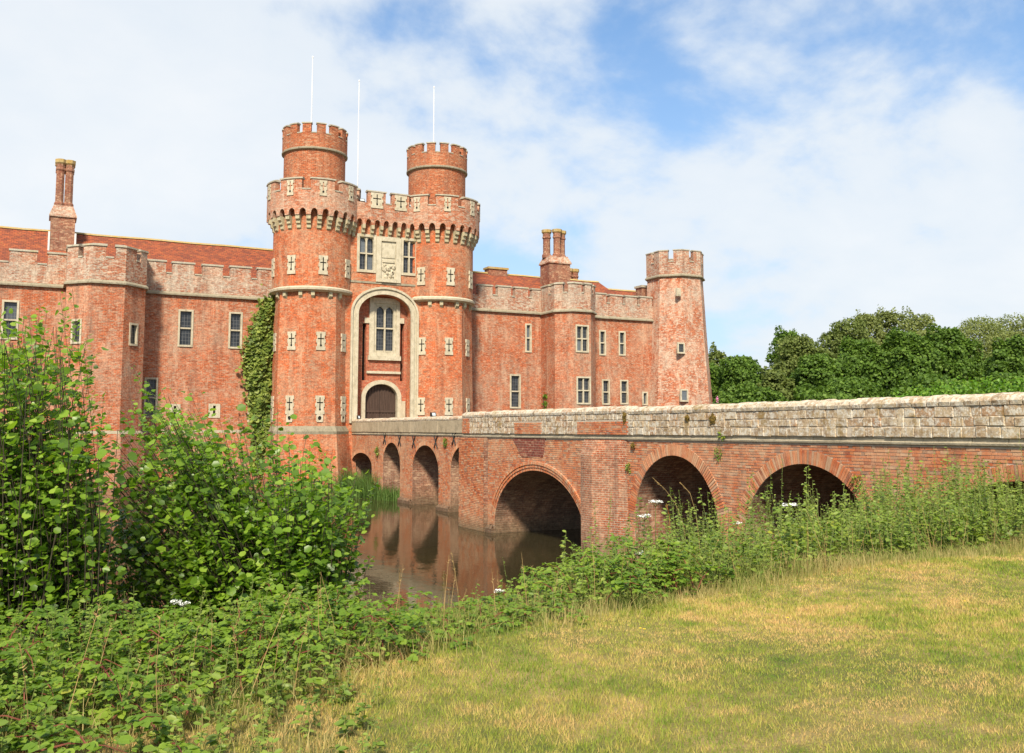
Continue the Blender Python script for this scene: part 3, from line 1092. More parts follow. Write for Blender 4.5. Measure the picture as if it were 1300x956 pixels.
def gate_tower(cx, label, dz=0.0, merlon0=-3.75):
    cy, a = 67.7, 2.55
    t = root('gate_tower', (cx, cy, 0), label, 'tower', 'twin towers of the gatehouse')
    z_ring, z_mach, z_sill, z_top = 14.4 + dz, 19.55 + dz, 21.35 + dz, 22.12 + dz
    # octagonal shaft with a spreading base
    mb = MB()
    mb.loft([(polygon(cx, cy, a + 0.72), -0.6), (polygon(cx, cy, a + 0.30), 4.15)])
    mb.build('base', 'brick_gate', t)
    mb = MB()
    mb.loft([(polygon(cx, cy, a + 0.30), 4.15), (polygon(cx, cy, a + 0.32), 4.35), (polygon(cx, cy, a + 0.16), 4.72), (polygon(cx, cy, a + 0.14), 4.725)])
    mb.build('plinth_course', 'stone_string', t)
    mb = MB()
    mb.loft([(polygon(cx, cy, a + 0.14), 4.725), (polygon(cx, cy, a), z_ring - 0.1)])
    mb.build('shaft', 'brick_gate', t)
    # round moulding with pendant brackets where octagon turns into drum
    R = 2.86
    mb = MB()
    mb.loft([(circle(cx, cy, R - 0.10), z_ring - 0.22), (circle(cx, cy, R + 0.16), z_ring - 0.10), (circle(cx, cy, R + 0.18), z_ring + 0.04),
             (circle(cx, cy, R + 0.02), z_ring + 0.16)])
    mb.loft([(circle(cx, cy, 2.2), z_ring - 0.22), (circle(cx, cy, R - 0.1), z_ring - 0.22)])
    ring = mb.build('ring_moulding', 'stone', t, smooth=False)
    bb = MB()
    bb.box(-0.13, 0.13, -0.2, 0.35, -0.30, 0)
    bb.face([(-0.13, -0.2, -0.30), (0.13, -0.2, -0.30), (0.08, 0.1, -0.62), (-0.08, 0.1, -0.62)])
    bb.face([(-0.13, -0.2, -0.30), (-0.08, 0.1, -0.62), (-0.08, 0.35, -0.62), (-0.13, 0.35, -0.30)])
    bb.face([(0.13, -0.2, -0.30), (0.13, 0.35, -0.30), (0.08, 0.35, -0.62), (0.08, 0.1, -0.62)])
    bme = bb.mesh('bracket', 'stone_corbel')
    for face_d in (-90, -45, 0, 45, 90):
        for o_ in (-9, 9):
            d = math.radians(face_d + 22.5 + o_)
            link('bracket', bme, t, (cx + 2.60 * math.sin(d), cy - 2.60 * math.cos(d), z_ring - 0.2), d)
    # drum
    mb = MB()
    mb.loft([(circle(cx, cy, R), z_ring + 0.16), (circle(cx, cy, R), z_sill - 0.6)])
    mb.build('drum', 'brick_gate', t, smooth=False)
    # machicolation: stepped stone corbels with little brick arches between
    RP = 3.36
    n = 26
    cb = MB()
    steps = [(0.16, 0.00, -0.30), (0.30, -0.24, -0.52), (0.46, -0.50, -0.80)]
    for k, (proj, zt, zb) in enumerate(steps[::-1]):
        pass
    prof = [(0.0, -0.95), (0.12, -0.86), (0.14, -0.62), (0.26, -0.56), (0.28, -0.34), (0.42, -0.28), (0.44, 0.0), (0.0, 0.0)]
    hw = 0.15
    for (p, z), (p2, z2) in zip(prof[:-1], prof[1:]):
        cb.face([(-hw, -p, z), (hw, -p, z), (hw, -p2, z2), (-hw, -p2, z2)][::1])
    for sgn in (-1, 1):
        pts = [(sgn * hw, -p, z) for p, z in prof]
        cb.face(pts if sgn < 0 else pts[::-1])
    cme = cb.mesh('corbel', 'stone_corbel')
    for i in range(n):
        dg = 360 * (i + 0.5) / n
        d = math.radians(dg)
        if 95 < dg < 265:
            continue
        link('corbel', cme, t, (cx + (R - 0.01) * math.sin(d), cy - (R - 0.01) * math.cos(d), z_mach), d)
    # parapet wall whose lower edge is cut by the arches
    mb = MB()
    seg = 10
    for i in range(n):
        c0 = 360 * (i + 0.5) / n
        w_arch = 360 / n - math.degrees(0.30 / RP)
        s0 = c0 + math.degrees(0.15 / RP)
        # strip above the corbel, then strips above the arch
        cuts = [c0 - math.degrees(0.15 / RP)] + [s0 + w_arch * k / seg for k in range(seg + 1)]
        zs = [z_mach, z_mach] + [z_mach + 0.05 + 0.42 * math.sqrt(max(0, 1 - (2 * k / seg - 1) ** 2)) for k in range(1, seg)] + [z_mach]
        for (d0, za), (d1, zb_) in zip(zip(cuts[:-1], zs[:-1]), zip(cuts[1:], zs[1:])):
            r0, r1 = math.radians(d0), math.radians(d1)
            A = (cx + RP * math.sin(r0), cy - RP * math.cos(r0)); B = (cx + RP * math.sin(r1), cy - RP * math.cos(r1))
            Ri = RP - 0.34
            C = (cx + Ri * math.sin(r0), cy - Ri * math.cos(r0)); D = (cx + Ri * math.sin(r1), cy - Ri * math.cos(r1))
            u0, u1 = r0 * RP, r1 * RP
            mb.face([(*A, za), (*B, zb_), (*B, z_sill), (*A, z_sill)], [(u0, za), (u1, zb_), (u1, z_sill), (u0, z_sill)])
            mb.face([(*C, za), (*D, zb_), (*B, zb_), (*A, za)])
    ci, co = circle(cx, cy, RP - 0.45, 52), circle(cx, cy, RP, 52)
    mb.loft([(co, z_sill), (ci, z_sill)])
    mb.loft([(ci, z_sill), (ci, z_sill - 0.8)])
    mb.loft([(ci, z_sill - 0.9), (circle(cx, cy, 0.5, 52), z_sill - 0.88)])
    mb.build('parapet', 'brick_parapet', t)
    for k in range(9):
        c0 = merlon0 + 40 * k
        if 110 < (c0 % 360) < 250:
            continue
        mo = merlon(t, arc(cx, cy, RP, c0 - 14.5, c0 + 14.5, 6), z_sill, z_top, 0.42, 'brick_parapet', 0.17, 0.07)
        d = math.radians(c0)
        arrow_loop(t, cx + (RP - 0.02) * math.sin(d), cy - (RP - 0.02) * math.cos(d), z_sill - 0.42, d, 0.52, 1.1)
    # the sills of the crenels
    for k in range(9):
        c0 = merlon0 + 20 + 40 * k
        if 110 < (c0 % 360) < 250:
            continue
        sb = MB()
        p = arc(cx, cy, RP + 0.04, c0 - 5, c0 + 5, 2)
        sb.ring(p, offset(p, -0.5), z_sill + 0.003, z_sill + 0.09, False)
        sb.build('sill_stone', 'stone_coping', t)
    # stair turret on top
    RT_ = 2.24
    z0 = 24.55 + dz
    mb = MB()
    mb.loft([(circle(cx, cy, RT_), z_sill - 1.0), (circle(cx, cy, RT_), z0)])
    mb.build('turret', 'brick_turret', t)
    mb = MB()
    mb.loft([(circle(cx, cy, RT_), z0), (circle(cx, cy, RT_ + 0.16), z0 + 0.06), (circle(cx, cy, RT_ + 0.17), z0 + 0.16), (circle(cx, cy, RT_ + 0.1), z0 + 0.24)])
    mb.build('turret_moulding', 'stone_string', t)
    RQ = RT_ + 0.13
    zs, zt = 25.75 + dz, 26.45 + dz
    mb = MB()
    mb.loft([(circle(cx, cy, RQ), z0 + 0.2), (circle(cx, cy, RQ), zs), (circle(cx, cy, RQ - 0.36), zs), (circle(cx, cy, RQ - 0.36), zs - 0.7), (circle(cx, cy, 0.2), zs - 0.69)])
    mb.build('turret_parapet', 'brick_turret', t)
    for k in range(14):
        c0 = merlon0 + 360 / 14 * k
        merlon(t, arc(cx, cy, RQ, c0 - 7.6, c0 + 7.6, 3), zs, zt, 0.34, 'brick_turret', 0.13, 0.05)
        sb = MB()
        p = arc(cx, cy, RQ + 0.03, c0 + 360 / 28 - 4.6, c0 + 360 / 28 + 4.6, 2)
        sb.ring(p, offset(p, -0.4), zs + 0.003, zs + 0.07, False)
        sb.build('sill_stone', 'stone_coping', t)
    # arrow loops on the drum and on the octagon's faces
    for dg in (-90, -45, 0, 45, 90):
        d = math.radians(dg)
        arrow_loop(t, cx + R * math.sin(d), cy - R * math.cos(d), 15.4 + dz, d, 0.66, 1.35)
        if dg == 90 or (dg == -90 and cx > 22):
            continue
        for zz, hh in ((10.05, False), (5.55, True)):
            aa = a + 0.14 * (z_ring - zz) / (z_ring - 4.7)
            arrow_loop(t, cx + aa * math.sin(d), cy - aa * math.cos(d), zz, d, 0.66, 1.3, hh and cx < 22)
    return t


TLX, TRX = 17.48, 27.24
gate_tower(TLX, 'round topped brick gate tower with ivy growing up its side', 0.0, -3.75)
gate_tower(TRX, 'brick gate tower without ivy, meeting the wing with the three flue chimney', -0.12, -8.0)


# ------------------------------------------------------------------ gatehouse front between the towers
def ell(cx, a, zs, b, k, n):
    """point k of n along a depressed arch, from left springing to right"""
    t = math.pi * (1 - k / n)
    return cx + a * math.cos(t), zs + b * math.sin(t) ** 0.92


def arch_wall(mb, y, x0, x1, cx, a, zs, b, zb, zt, n=20, m=0):
    """plane y=const, facing -Y, with an arched opening"""
    pts = [ell(cx, a, zs, b, k, n) for k in range(n + 1)]
    if x0 < cx - a: mb.face([(x0, y, zb), (cx - a, y, zb), (cx - a, y, zt), (x0, y, zt)], m=m)
    if x1 > cx + a: mb.face([(cx + a, y, zb), (x1, y, zb), (x1, y, zt), (cx + a, y, zt)], m=m)
    for (xa, za), (xb, zb2) in zip(pts[:-1], pts[1:]):
        mb.face([(xa, y, za), (xb, y, zb2), (xb, y, zt), (xa, y, zt)], m=m)


def arch_band(mb, y0, y1, cx, a0, b0, a1, b1, zs, zb, n=20, m=0):
    """moulded stone band between two arches, with jambs down to zb; front at y0, returns to y1"""
    pi_ = [(cx - a0, zb)] + [ell(cx, a0, zs, b0, k, n) for k in range(n + 1)] + [(cx + a0, zb)]
    po = [(cx - a1, zb)] + [ell(cx, a1, zs, b1, k, n) for k in range(n + 1)] + [(cx + a1, zb)]
    for i in range(len(pi_) - 1):
        A, B, C, D = pi_[i], pi_[i + 1], po[i + 1], po[i]
        mb.face([(A[0], y0, A[1]), (B[0], y0, B[1]), (C[0], y0, C[1]), (D[0], y0, D[1])][::-1], m=m)
        mb.face([(A[0], y0, A[1]), (A[0], y1, A[1]), (B[0], y1, B[1]), (B[0], y0, B[1])][::-1], m=m)
        mb.face([(D[0], y0, D[1]), (D[0], y1, D[1]), (C[0], y1, C[1]), (C[0], y0, C[1])], m=m)


def gatehouse_front():
    GX = 22.55
    t = root('gatehouse_front', (GX, 66.1, 0), 'gatehouse wall with tall stone arch, oak gate and carved panel between the twin towers', 'gatehouse')
    yf, yr = 66.1, 67.0
    xl, xr = TLX + 1.6, TRX - 1.6
    A, ZS, B = 2.06, 12.9, 1.55
    mb = MB()
    arch_wall(mb, yf, xl, xr, GX, A, ZS, B, -0.5, 15.2)
    mb.box(xl, xr, yf - 0.05, yf + 0.3, 15.2, 15.35, 1)
    wall_face(mb, (xl, yf), (xr, yf), 15.35, 20.2, [(20.32 - xl, 21.78 - xl, 16.0, 18.85), (23.72 - xl, 25.08 - xl, 16.0, 18.85)])
    # reveal of the deep recess and its back wall
    pts = [(GX - A, 4.0)] + [ell(GX, A, ZS, B, k, 20) for k in range(21)] + [(GX + A, 4.0)]
    for (xa, za), (xb, zb) in zip(pts[:-1], pts[1:]):
        mb.face([(xa, yf, za), (xa, yr + 0.4, za), (xb, yr + 0.4, zb), (xb, yf, zb)][::-1])
    mb.build('wall', ['brick_gate', 'stone_string'], t)
    # back wall of the recess: gate arch below, window and chain slots above
    d0, dA, dZ, dB = 22.63, 1.26, 6.75, 1.1
    mb = MB()
    arch_wall(mb, yr, GX - A - 0.1, GX + A + 0.1, d0, dA, dZ, dB, 3.9, 8.0)
    x0 = GX - A - 0.1
    wall_face(mb, (x0, yr), (GX + A + 0.1, yr), 8.0, 14.9,
              [(21.12 - x0, 21.42 - x0, 8.1, 12.35), (24.10 - x0, 24.36 - x0, 8.1, 12.45), (21.98 - x0, 23.72 - x0, 10.15, 13.9)], depth=0.5)
    mb.build('recess_wall', 'brick_red', t)
    for a, b, c, d in ((21.06, 21.48, 8.0, 12.4), (24.04, 24.42, 8.0, 12.5)):
        mb = MB()
        mb.box(a, b, yr + 0.42, yr + 0.46, c, d)
        mb.build('chain_slot', 'dark', t)
    # large stone arch
    mb = MB()
    arch_band(mb, yf - 0.10, yf + 0.10, GX, A - 0.02, B, A + 0.24, B + 0.22, ZS, 4.95)
    arch_band(mb, yf - 0.03, yf + 0.06, GX, A + 0.24, B + 0.22, A + 0.42, B + 0.40, ZS, 4.95)
    arch_band(mb, yf - 0.14, yf + 0.05, GX, A + 0.42, B + 0.40, A + 0.56, B + 0.56, ZS, 4.95)
    mb.build('arch_moulding', 'stone', t)
    # window of the recess with stone surround
    mb = MB()
    sx0, sx1 = 21.62, 24.0
    for (a, b, c, d) in ((sx0, 21.98, 9.95, 14.3), (23.72, sx1, 9.95, 14.3), (21.98, 23.72, 13.9, 14.3), (21.98, 23.72, 9.95, 10.15)):
        mb.box(a, b, yr - 0.12, yr + 0.1, c, d)
    mb.box(sx0 - 0.08, sx1 + 0.08, yr - 0.2, yr, 9.62, 9.95)
    mb.box(21.25, sx0, yr - 0.1, yr + 0.05, 12.35, 12.75)
    mb.box(sx1, 24.35, yr - 0.1, yr + 0.05, 12.45, 12.85)
    mb.build('window_surround', 'stone', t)
    window(t, 22.85, yr - 0.02, 10.15, 0, 1.74, 3.75, 2, 2, 0.2, 'cusp', 0.0, 0.2)
    mb = MB()
    mb.box(21.45, 24.08, yr - 0.16, yr, 8.62, 8.80)
    mb.build('ledge', 'stone', t)
    # the gate
    mb = MB()
    arch_band(mb, yr - 0.12, yr + 0.5, d0, dA - 0.01, dB, dA + 0.3, dB + 0.3, dZ, 3.9)
    mb.box(d0 + dA + 0.29, d0 + dA + 0.62, yr - 0.09, yr + 0.05, 4.0, 6.6)
    mb.build('gate_surround', 'stone', t)
    gy = yr + 0.32
    mb = MB()
    mb.box(d0 - 1.6, d0 + 1.6, gy + 0.03, gy + 0.08, 3.9, 8.4)
    mb.build('gate_backing', 'dark', t)  # added dark sheet that keeps sky from showing between the gate leaves
    for s_ in (-1, 1):
        gb = MB()
        n = 10
        for k in range(n):
            k0, k1 = (k, k + 1) if s_ < 0 else (n + k, n + k + 1)
            (xa, za), (xb, zb) = ell(d0, dA, dZ, dB, k0, 2 * n), ell(d0, dA, dZ, dB, k1, 2 * n)
            if s_ < 0: xb = min(xb, d0 - 0.012)
            else: xa = max(xa, d0 + 0.012)
            gb.face([(xa, gy, 4.0), (xb, gy, 4.0), (xb, gy, zb), (xa, gy, za)])
        leaf = gb.build('gate_leaf', 'wood', t)
        for q in range(5):
            xx = d0 + s_ * (0.14 + q * 0.235)
            zz = dZ + dB * math.sqrt(max(0, 1 - ((xx - d0) / dA) ** 2)) ** 0.92 - 0.05
            pb = MB()
            pb.box(xx - 0.035, xx + 0.035, gy - 0.05, gy, 4.0, zz)
            sub('batten', pb.mesh('batten', 'wood', off=OFF[t]), leaf)
        rb = MB()
        xa, xb = sorted((d0 + s_ * 0.02, d0 + s_ * 1.22))
        rb.box(xa, xb, gy - 0.075, gy, 5.75, 5.9)
        sub('rail', rb.mesh('rail', 'wood', off=OFF[t]), leaf)
    # upper windows and the carved stone panel
    window(t, 21.05, yf, 16.0, 0, 1.46, 2.85, 2, 2, 0.2, True, 0.06, 0.2)
    window(t, 24.40, yf, 16.0, 0, 1.36, 2.85, 2, 2, 0.2, True, 0.06, 0.2)
    mb = MB()
    px0, px1 = 21.79, 23.71
    mb.box(px0, px0 + 0.38, yf - 0.12, yf + 0.05, 15.36, 18.75)
    mb.box(px1 - 0.38, px1, yf - 0.12, yf + 0.05, 15.36, 18.75)
    mb.box(px0 + 0.38, px1 - 0.38, yf - 0.13, yf + 0.05, 18.45, 18.78)
    mb.box(px0 + 0.38, px1 - 0.38, yf - 0.18, yf + 0.05, 15.36, 15.62)
    mb.box(px0 + 0.38, px1 - 0.38, yf - 0.02, yf + 0.02, 15.62, 18.45)
    mb.box(px0 + 0.5, px1 - 0.5, yf - 0.09, yf - 0.02, 16.85, 17.02)
    mb.box(px0 + 0.45, px1 - 0.45, yf - 0.07, yf - 0.02, 17.2, 18.2)
    pan = mb.build('stone_panel', 'stone', t)
    cb = MB()
    rr = random.Random(3)
    for k in range(26):      # weathered heraldic carving: overlapping knobs and scrolls
        cx_, cz_ = GX + 0.2 + rr.uniform(-0.48, 0.48), 16.15 + rr.uniform(-0.42, 0.5)
        r_ = rr.uniform(0.07, 0.17)
        rings = [([(cx_ + r_ * f * math.cos(j * math.pi / 4), 0) for j in range(8)], f) for f in (1, .75, .35)]
        prev = None
        for f, dd in ((1.0, 0.0), (0.8, 0.07), (0.35, 0.11)):
            cur = [(cx_ + r_ * f * math.cos(j * math.pi / 4), yf - 0.02 - dd, cz_ + r_ * 1.25 * f * math.sin(j * math.pi / 4)) for j in range(8)]
            if prev:
                for j in range(8):
                    cb.face([prev[j], prev[(j + 1) % 8], cur[(j + 1) % 8], cur[j]])
            prev = cur
        cb.face(prev)
    sub('carved_relief', cb.mesh('carved_relief', 'stone', off=OFF[t]), pan)
    # machicolation of the front wall
    yp = yf - 0.42
    cb = MB()
    prof = [(0.0, -0.95), (0.12, -0.86), (0.14, -0.62), (0.26, -0.56), (0.28, -0.34), (0.42, -0.28), (0.43, 0.0), (0.0, 0.0)]
    hw = 0.11
    for (p, z), (p2, z2) in zip(prof[:-1], prof[1:]):
        cb.face([(-hw, -p, z), (hw, -p, z), (hw, -p2, z2), (-hw, -p2, z2)])
    for sgn in (-1, 1):
        pts = [(sgn * hw, -p, z) for p, z in prof]
        cb.face(pts if sgn < 0 else pts[::-1])
    cme = cb.mesh('corbel', 'stone_corbel')
    zm = 19.5
    x_a, x_b = TLX + 2.55, TRX - 2.4
    nb = 7
    pitch = (x_b - x_a) / nb
    mb = MB()
    for i in range(nb + 1):
        xx = x_a + i * pitch
        link('corbel', cme, t, (xx, yf + 0.01, zm), 0)
        if i == nb:
            break
        cuts = [xx - 0.11, xx + 0.11] + [xx + 0.11 + (pitch - 0.22) * k / 8 for k in range(1, 9)]
        zs = [zm, zm] + [zm + 0.05 + 0.36 * math.sqrt(max(0, 1 - (k / 4 - 1) ** 2)) for k in range(1, 8)] + [zm]
        for j in range(len(cuts) - 1):
            a, b, za, zb = cuts[j], cuts[j + 1], zs[j], zs[j + 1]
            mb.face([(a, yp, za), (b, yp, zb), (b, yp, 21.15), (a, yp, 21.15)])
            mb.face([(a, yp + 0.4, za), (b, yp + 0.4, zb), (b, yp, zb), (a, yp, za)])
    mb.face([(x_a - 0.6, yp, 21.15), (x_b + 0.3, yp, 21.15), (x_b + 0.3, yp + 0.45, 21.15), (x_a - 0.6, yp + 0.45, 21.15)])
    mb.face([(x_b + 0.3, yp + 0.45, 20.3), (x_a - 0.6, yp + 0.45, 20.3), (x_a - 0.6, yp + 0.45, 21.15), (x_b + 0.3, yp + 0.45, 21.15)])
    mb.face([(x_a - 1, yf, 20.2), (x_b + 1, yf, 20.2), (x_b + 1, 74, 20.3), (x_a - 1, 74, 20.3)])
    mb.build('parapet', 'brick_parapet', t)
    for a, b in ((20.98, 22.35), (22.85, 24.2)):
        merlon(t, [(a, yp), (b, yp)], 21.15, 21.98, 0.42, 'brick_parapet', 0.16, 0.06)
        arrow_loop(t, (a + b) / 2, yp + 0.01, 20.78, 0, 0.95, 1.15)
    for a, b in ((22.4, 22.8),):
        sb = MB(); sb.box(a, b, yp - 0.04, yp + 0.5, 21.153, 21.23); sb.build('sill_stone', 'stone_coping', t)


gatehouse_front()


def floodlight(x, y, z, label, size=0.3):
    t = root('floodlight', (x, y, z), label, 'floodlight', 'small black floodlights')
    mb = MB()
    mb.face([(x - size / 2, y - 0.14, z + 0.02), (x + size / 2, y - 0.14, z + 0.02), (x + size / 2, y - 0.02, z + 0.26), (x - size / 2, y - 0.02, z + 0.26)])
    mb.box(x - size / 2, x + size / 2, y - 0.02, y + 0.14, z + 0.02, z + 0.26)
    mb.face([(x - size / 2, y - 0.14, z + 0.02), (x - size / 2, y - 0.02, z + 0.26), (x - size / 2, y - 0.02, z + 0.02)])
    mb.face([(x + size / 2, y - 0.14, z + 0.02), (x + size / 2, y - 0.02, z + 0.02), (x + size / 2, y - 0.02, z + 0.26)])
    mb.box(x - 0.04, x + 0.04, y, y + 0.1, z - 0.06, z + 0.02)
    mb.build('housing', 'iron', t)
    gb = MB()
    k = size / 2 - 0.05
    gb.face([(x - k, y - 0.125, z + 0.065), (x + k, y - 0.125, z + 0.065), (x + k, y - 0.045, z + 0.225), (x - k, y - 0.045, z + 0.225)])
    gb.v = [(a, b - 0.012, c) for a, b, c in gb.v]
    gb.build('lens', 'lamp_glass', t)


floodlight(20.62, 66.0, 21.2, 'small black floodlight on the gatehouse parapet by the ivy grown tower', 0.42)
floodlight(24.42, 66.0, 21.2, 'small black floodlight on the gatehouse parapet where it meets the tower without ivy', 0.42)


def flagpole(x, y, z0, z1, label):
    t = root('flagpole', (x, y, z0), label, 'flagpole', 'white flagpoles on the gatehouse')
    mb = MB()
    mb.tube([(x, y, z0), (x, y, (z0 + z1) / 2), (x, y, z1)], [0.045, 0.037, 0.028], 8)
    mb.build('pole', 'white_paint', t, smooth=True)
    mb = MB()
    mb.loft([(circle(x, y, 0.02, 8), z1 - 0.02), (circle(x, y, 0.06, 8), z1 + 0.05), (circle(x, y, 0.05, 8), z1 + 0.13), (circle(x, y, 0.01, 8), z1 + 0.18)], cap=True)
    mb.build('finial', 'white_paint', t)


p = on_y(397, 74, 67.9); flagpole(p.x, 67.9, 25.0, p.z, 'thin white flagpole on the turret of the ivy grown gate tower')
p = on_y(456, 104, 70.5); flagpole(p.x, 70.5, 20.3, p.z, 'thin white flagpole rising behind the gatehouse wall between the two turrets')
p = on_y(551, 112, 67.9); flagpole(p.x, 67.9, 25.0, p.z, 'thin white flagpole on the turret of the gate tower without ivy')


# ------------------------------------------------------------------ wings
def wing(name, label, x0, x1, wins, merlons, zst, zsill, ztop, mat):
    t = root(name, ((x0 + x1) / 2, YW, 0), label, 'castle wing', 'curtain wings of the castle')
    ops = [(xa - x0, xb - x0, za, zb) for xa, xb, za, zb, nx, ny in wins]
    mb = MB()
    wall_face(mb, (x0, YW), (x1, YW), 4.45, zst, ops)
    mb.face([(x0, YW - 0.32, -0.6), (x1, YW - 0.32, -0.6), (x1, YW - 0.22, 4.25), (x0, YW - 0.22, 4.25)], m=0)
    mb.face([(x0, YW - 0.22, 4.25), (x1, YW - 0.22, 4.25), (x1, YW, 4.45), (x0, YW, 4.45)], m=1)
    mb.build('wall', [mat, 'stone_string'], t)
    for xa, xb, za, zb, nx, ny in wins:
        if nx == 0:
            # narrow slit with a stone surround
            wb = MB()
            w, h = xb - xa, zb - za
            wb.box(-w / 2, -0.09, -0.04, 0.3, 0, h); wb.box(0.09, w / 2, -0.04, 0.3, 0, h)
            wb.box(-0.09, 0.09, -0.04, 0.3, 0, 0.14); wb.box(-0.09, 0.09, -0.04, 0.3, h - 0.14, h)
            o = link('slit_window', wb.mesh('slit_window', 'stone'), t, ((xa + xb) / 2, YW, za), 0)
            sb = MB(); sb.box(-0.09, 0.09, 0.2, 0.28, 0.14, h - 0.14); sub('pane', sb.mesh('pane', 'dark'), o)
        else:
            window(t, (xa + xb) / 2, YW, za, 0, xb - xa, zb - za, nx, ny)
    mb = MB()
    mb.box(x0, x1, YW - 0.2, YW + 0.1, zst, zst + 0.10)
    mb.face([(x0, YW - 0.2, zst + 0.10), (x1, YW - 0.2, zst + 0.10), (x1, YW - 0.03, zst + 0.26), (x0, YW - 0.03, zst + 0.26)])
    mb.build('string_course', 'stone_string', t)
    mb = MB()
    mb.box(x0, x1, YW - 0.04, YW + 0.45, zst + 0.2, zsill, skip='b')
    mb.build('parapet', 'brick_weathered', t)
    for a, b in merlons:
        hh = random.uniform(-0.03, 0.03)
        merlon(t, [(a, YW - 0.04), (b, YW - 0.04)], zsill, ztop + hh, 0.48, 'brick_weathered', 0.17, 0.06)
    for (a, b), (c, d) in zip(merlons[:-1], merlons[1:]):
        if c - b < 1.2:
            sb = MB(); sb.box(b + 0.04, c - 0.04, YW - 0.09, YW + 0.47, zsill + 0.003, zsill + 0.10); sb.build('sill_stone', 'stone_coping', t)
    return t


lw = [(8.38, 9.40, 10.25, 12.88, 1, 2), (11.82, 12.78, 10.25, 12.9, 1, 2), (-2.5, -1.5, 10.3, 12.88, 1, 2), (-6.2, -5.2, 10.3, 12.88, 1, 2),
      (13.3, 14.3, 5.0, 8.0, 1, 2), (6.32, 7.2, 5.3, 8.05, 1, 2), (10.6, 11.4, 5.3, 6.3, 0, 0), (8.0, 8.72, 5.3, 6.25, 0, 0)]
lm = [(-11.1, -9.6), (-8.9, -7.4), (-6.7, -5.15), (-4.5, -2.9), (-2.2, -0.6), (0.05, 1.22), (6.2, 7.45), (7.9, 9.35), (9.92, 11.3), (11.85, 13.3), (13.78, 14.9)]
WL = wing('castle_wing', 'long brick wing with red tiled roof and tall double flue chimney', -12.0, 15.3, lw, lm, 13.85, 15.35, 16.12, 'brick_wing')
rw = [(35.72, 36.32, 10.85, 13.25, 1, 2), (34.3, 35.3, 6.2, 9.0, 1, 2), (42.9, 43.6, 10.85, 13.05, 1, 2), (44.9, 45.62, 10.9, 13.05, 1, 2),
      (43.15, 43.95, 6.6, 8.8, 1, 2), (45.0, 45.85, 6.65, 8.8, 1, 2), (47.3, 47.9, 6.6, 7.8, 1, 1)]
rm = [(31.45, 32.7), (33.2, 34.4), (34.78, 35.98), (36.38, 37.2), (42.6, 43.65), (44.05, 45.28), (45.65, 46.85), (47.2, 48.45)]
WR = wing('castle_wing', 'brick wing with the cluster of brick flues, ending at the octagonal corner tower', 30.2, 48.9, rw, rm, 14.05, 15.4, 16.15, 'brick_wing')


def roof_block(parent, x0, x1, ridge, y0, yr, z0, hip0=0.0, hip1=0.0, name='roof'):
    """tiled roof: eaves at y0, ridge at yr, mirrored behind"""
    mb = MB()
    y1 = 2 * yr - y0
    a, b, c, d = (x0, y0, z0), (x1, y0, z0), (x1 - hip1, yr, ridge), (x0 + hip0, yr, ridge)
    e, f = (x1, y1, z0), (x0, y1, z0)
    L = math.hypot(yr - y0, ridge - z0)
    # uneven old roof: subdivide and let it sag a little
    n = max(2, int((x1 - x0) / 1.5)); k = 4
    def P(i, j):
        u, v = i / n, j / k
        A = Vector(a).lerp(Vector(b), u); D = Vector(d).lerp(Vector(c), u)
        q = A.lerp(D, v)
        if 0 < i < n:
            q.z += 0.012 * math.sin(i * 1.7 + j) * (0.5 + v) - 0.01
        return q
    for i in range(n):
        for j in range(k):
            q = [P(i, j), P(i + 1, j), P(i + 1, j + 1), P(i, j + 1)]
            mb.face(q, [(p_.x, w_ * L / k) for p_, w_ in zip(q, (j, j, j + 1, j + 1))])
    mb.face([e, f, d, c])
    mb.face([b, e, c], [(0, 0), (8, 0), (4, L)])
    mb.face([f, a, d], [(0, 0), (8, 0), (4, L)])
    o = mb.build(name, 'roof', parent)
    # ridge tiles follow the same sag
    rb = MB()
    for i in range(n):
        p0, p1 = P(i, k), P(i + 1, k)
        for s_ in (-1, 1):
            rb.face([(p0.x, yr + s_ * 0.17, p0.z - 0.06), (p1.x, yr + s_ * 0.17, p1.z - 0.06), (p1.x, yr, p1.z + 0.09), (p0.x, yr, p0.z + 0.09)][::-s_])
    sub('ridge', rb.mesh('ridge', 'lichen', off=OFF[parent]), o)
    return o


roof_block(WL, -14, 17.2, 18.6, 69.7, 74, 14.9)
roof_block(WR, 29.5, 47.9, 18.15, 69.7, 74, 14.9, 0, 1.9)
roof_block(WR, 46.6, 52.5, 17.55, 70.2, 74, 14.9, 0, 0)


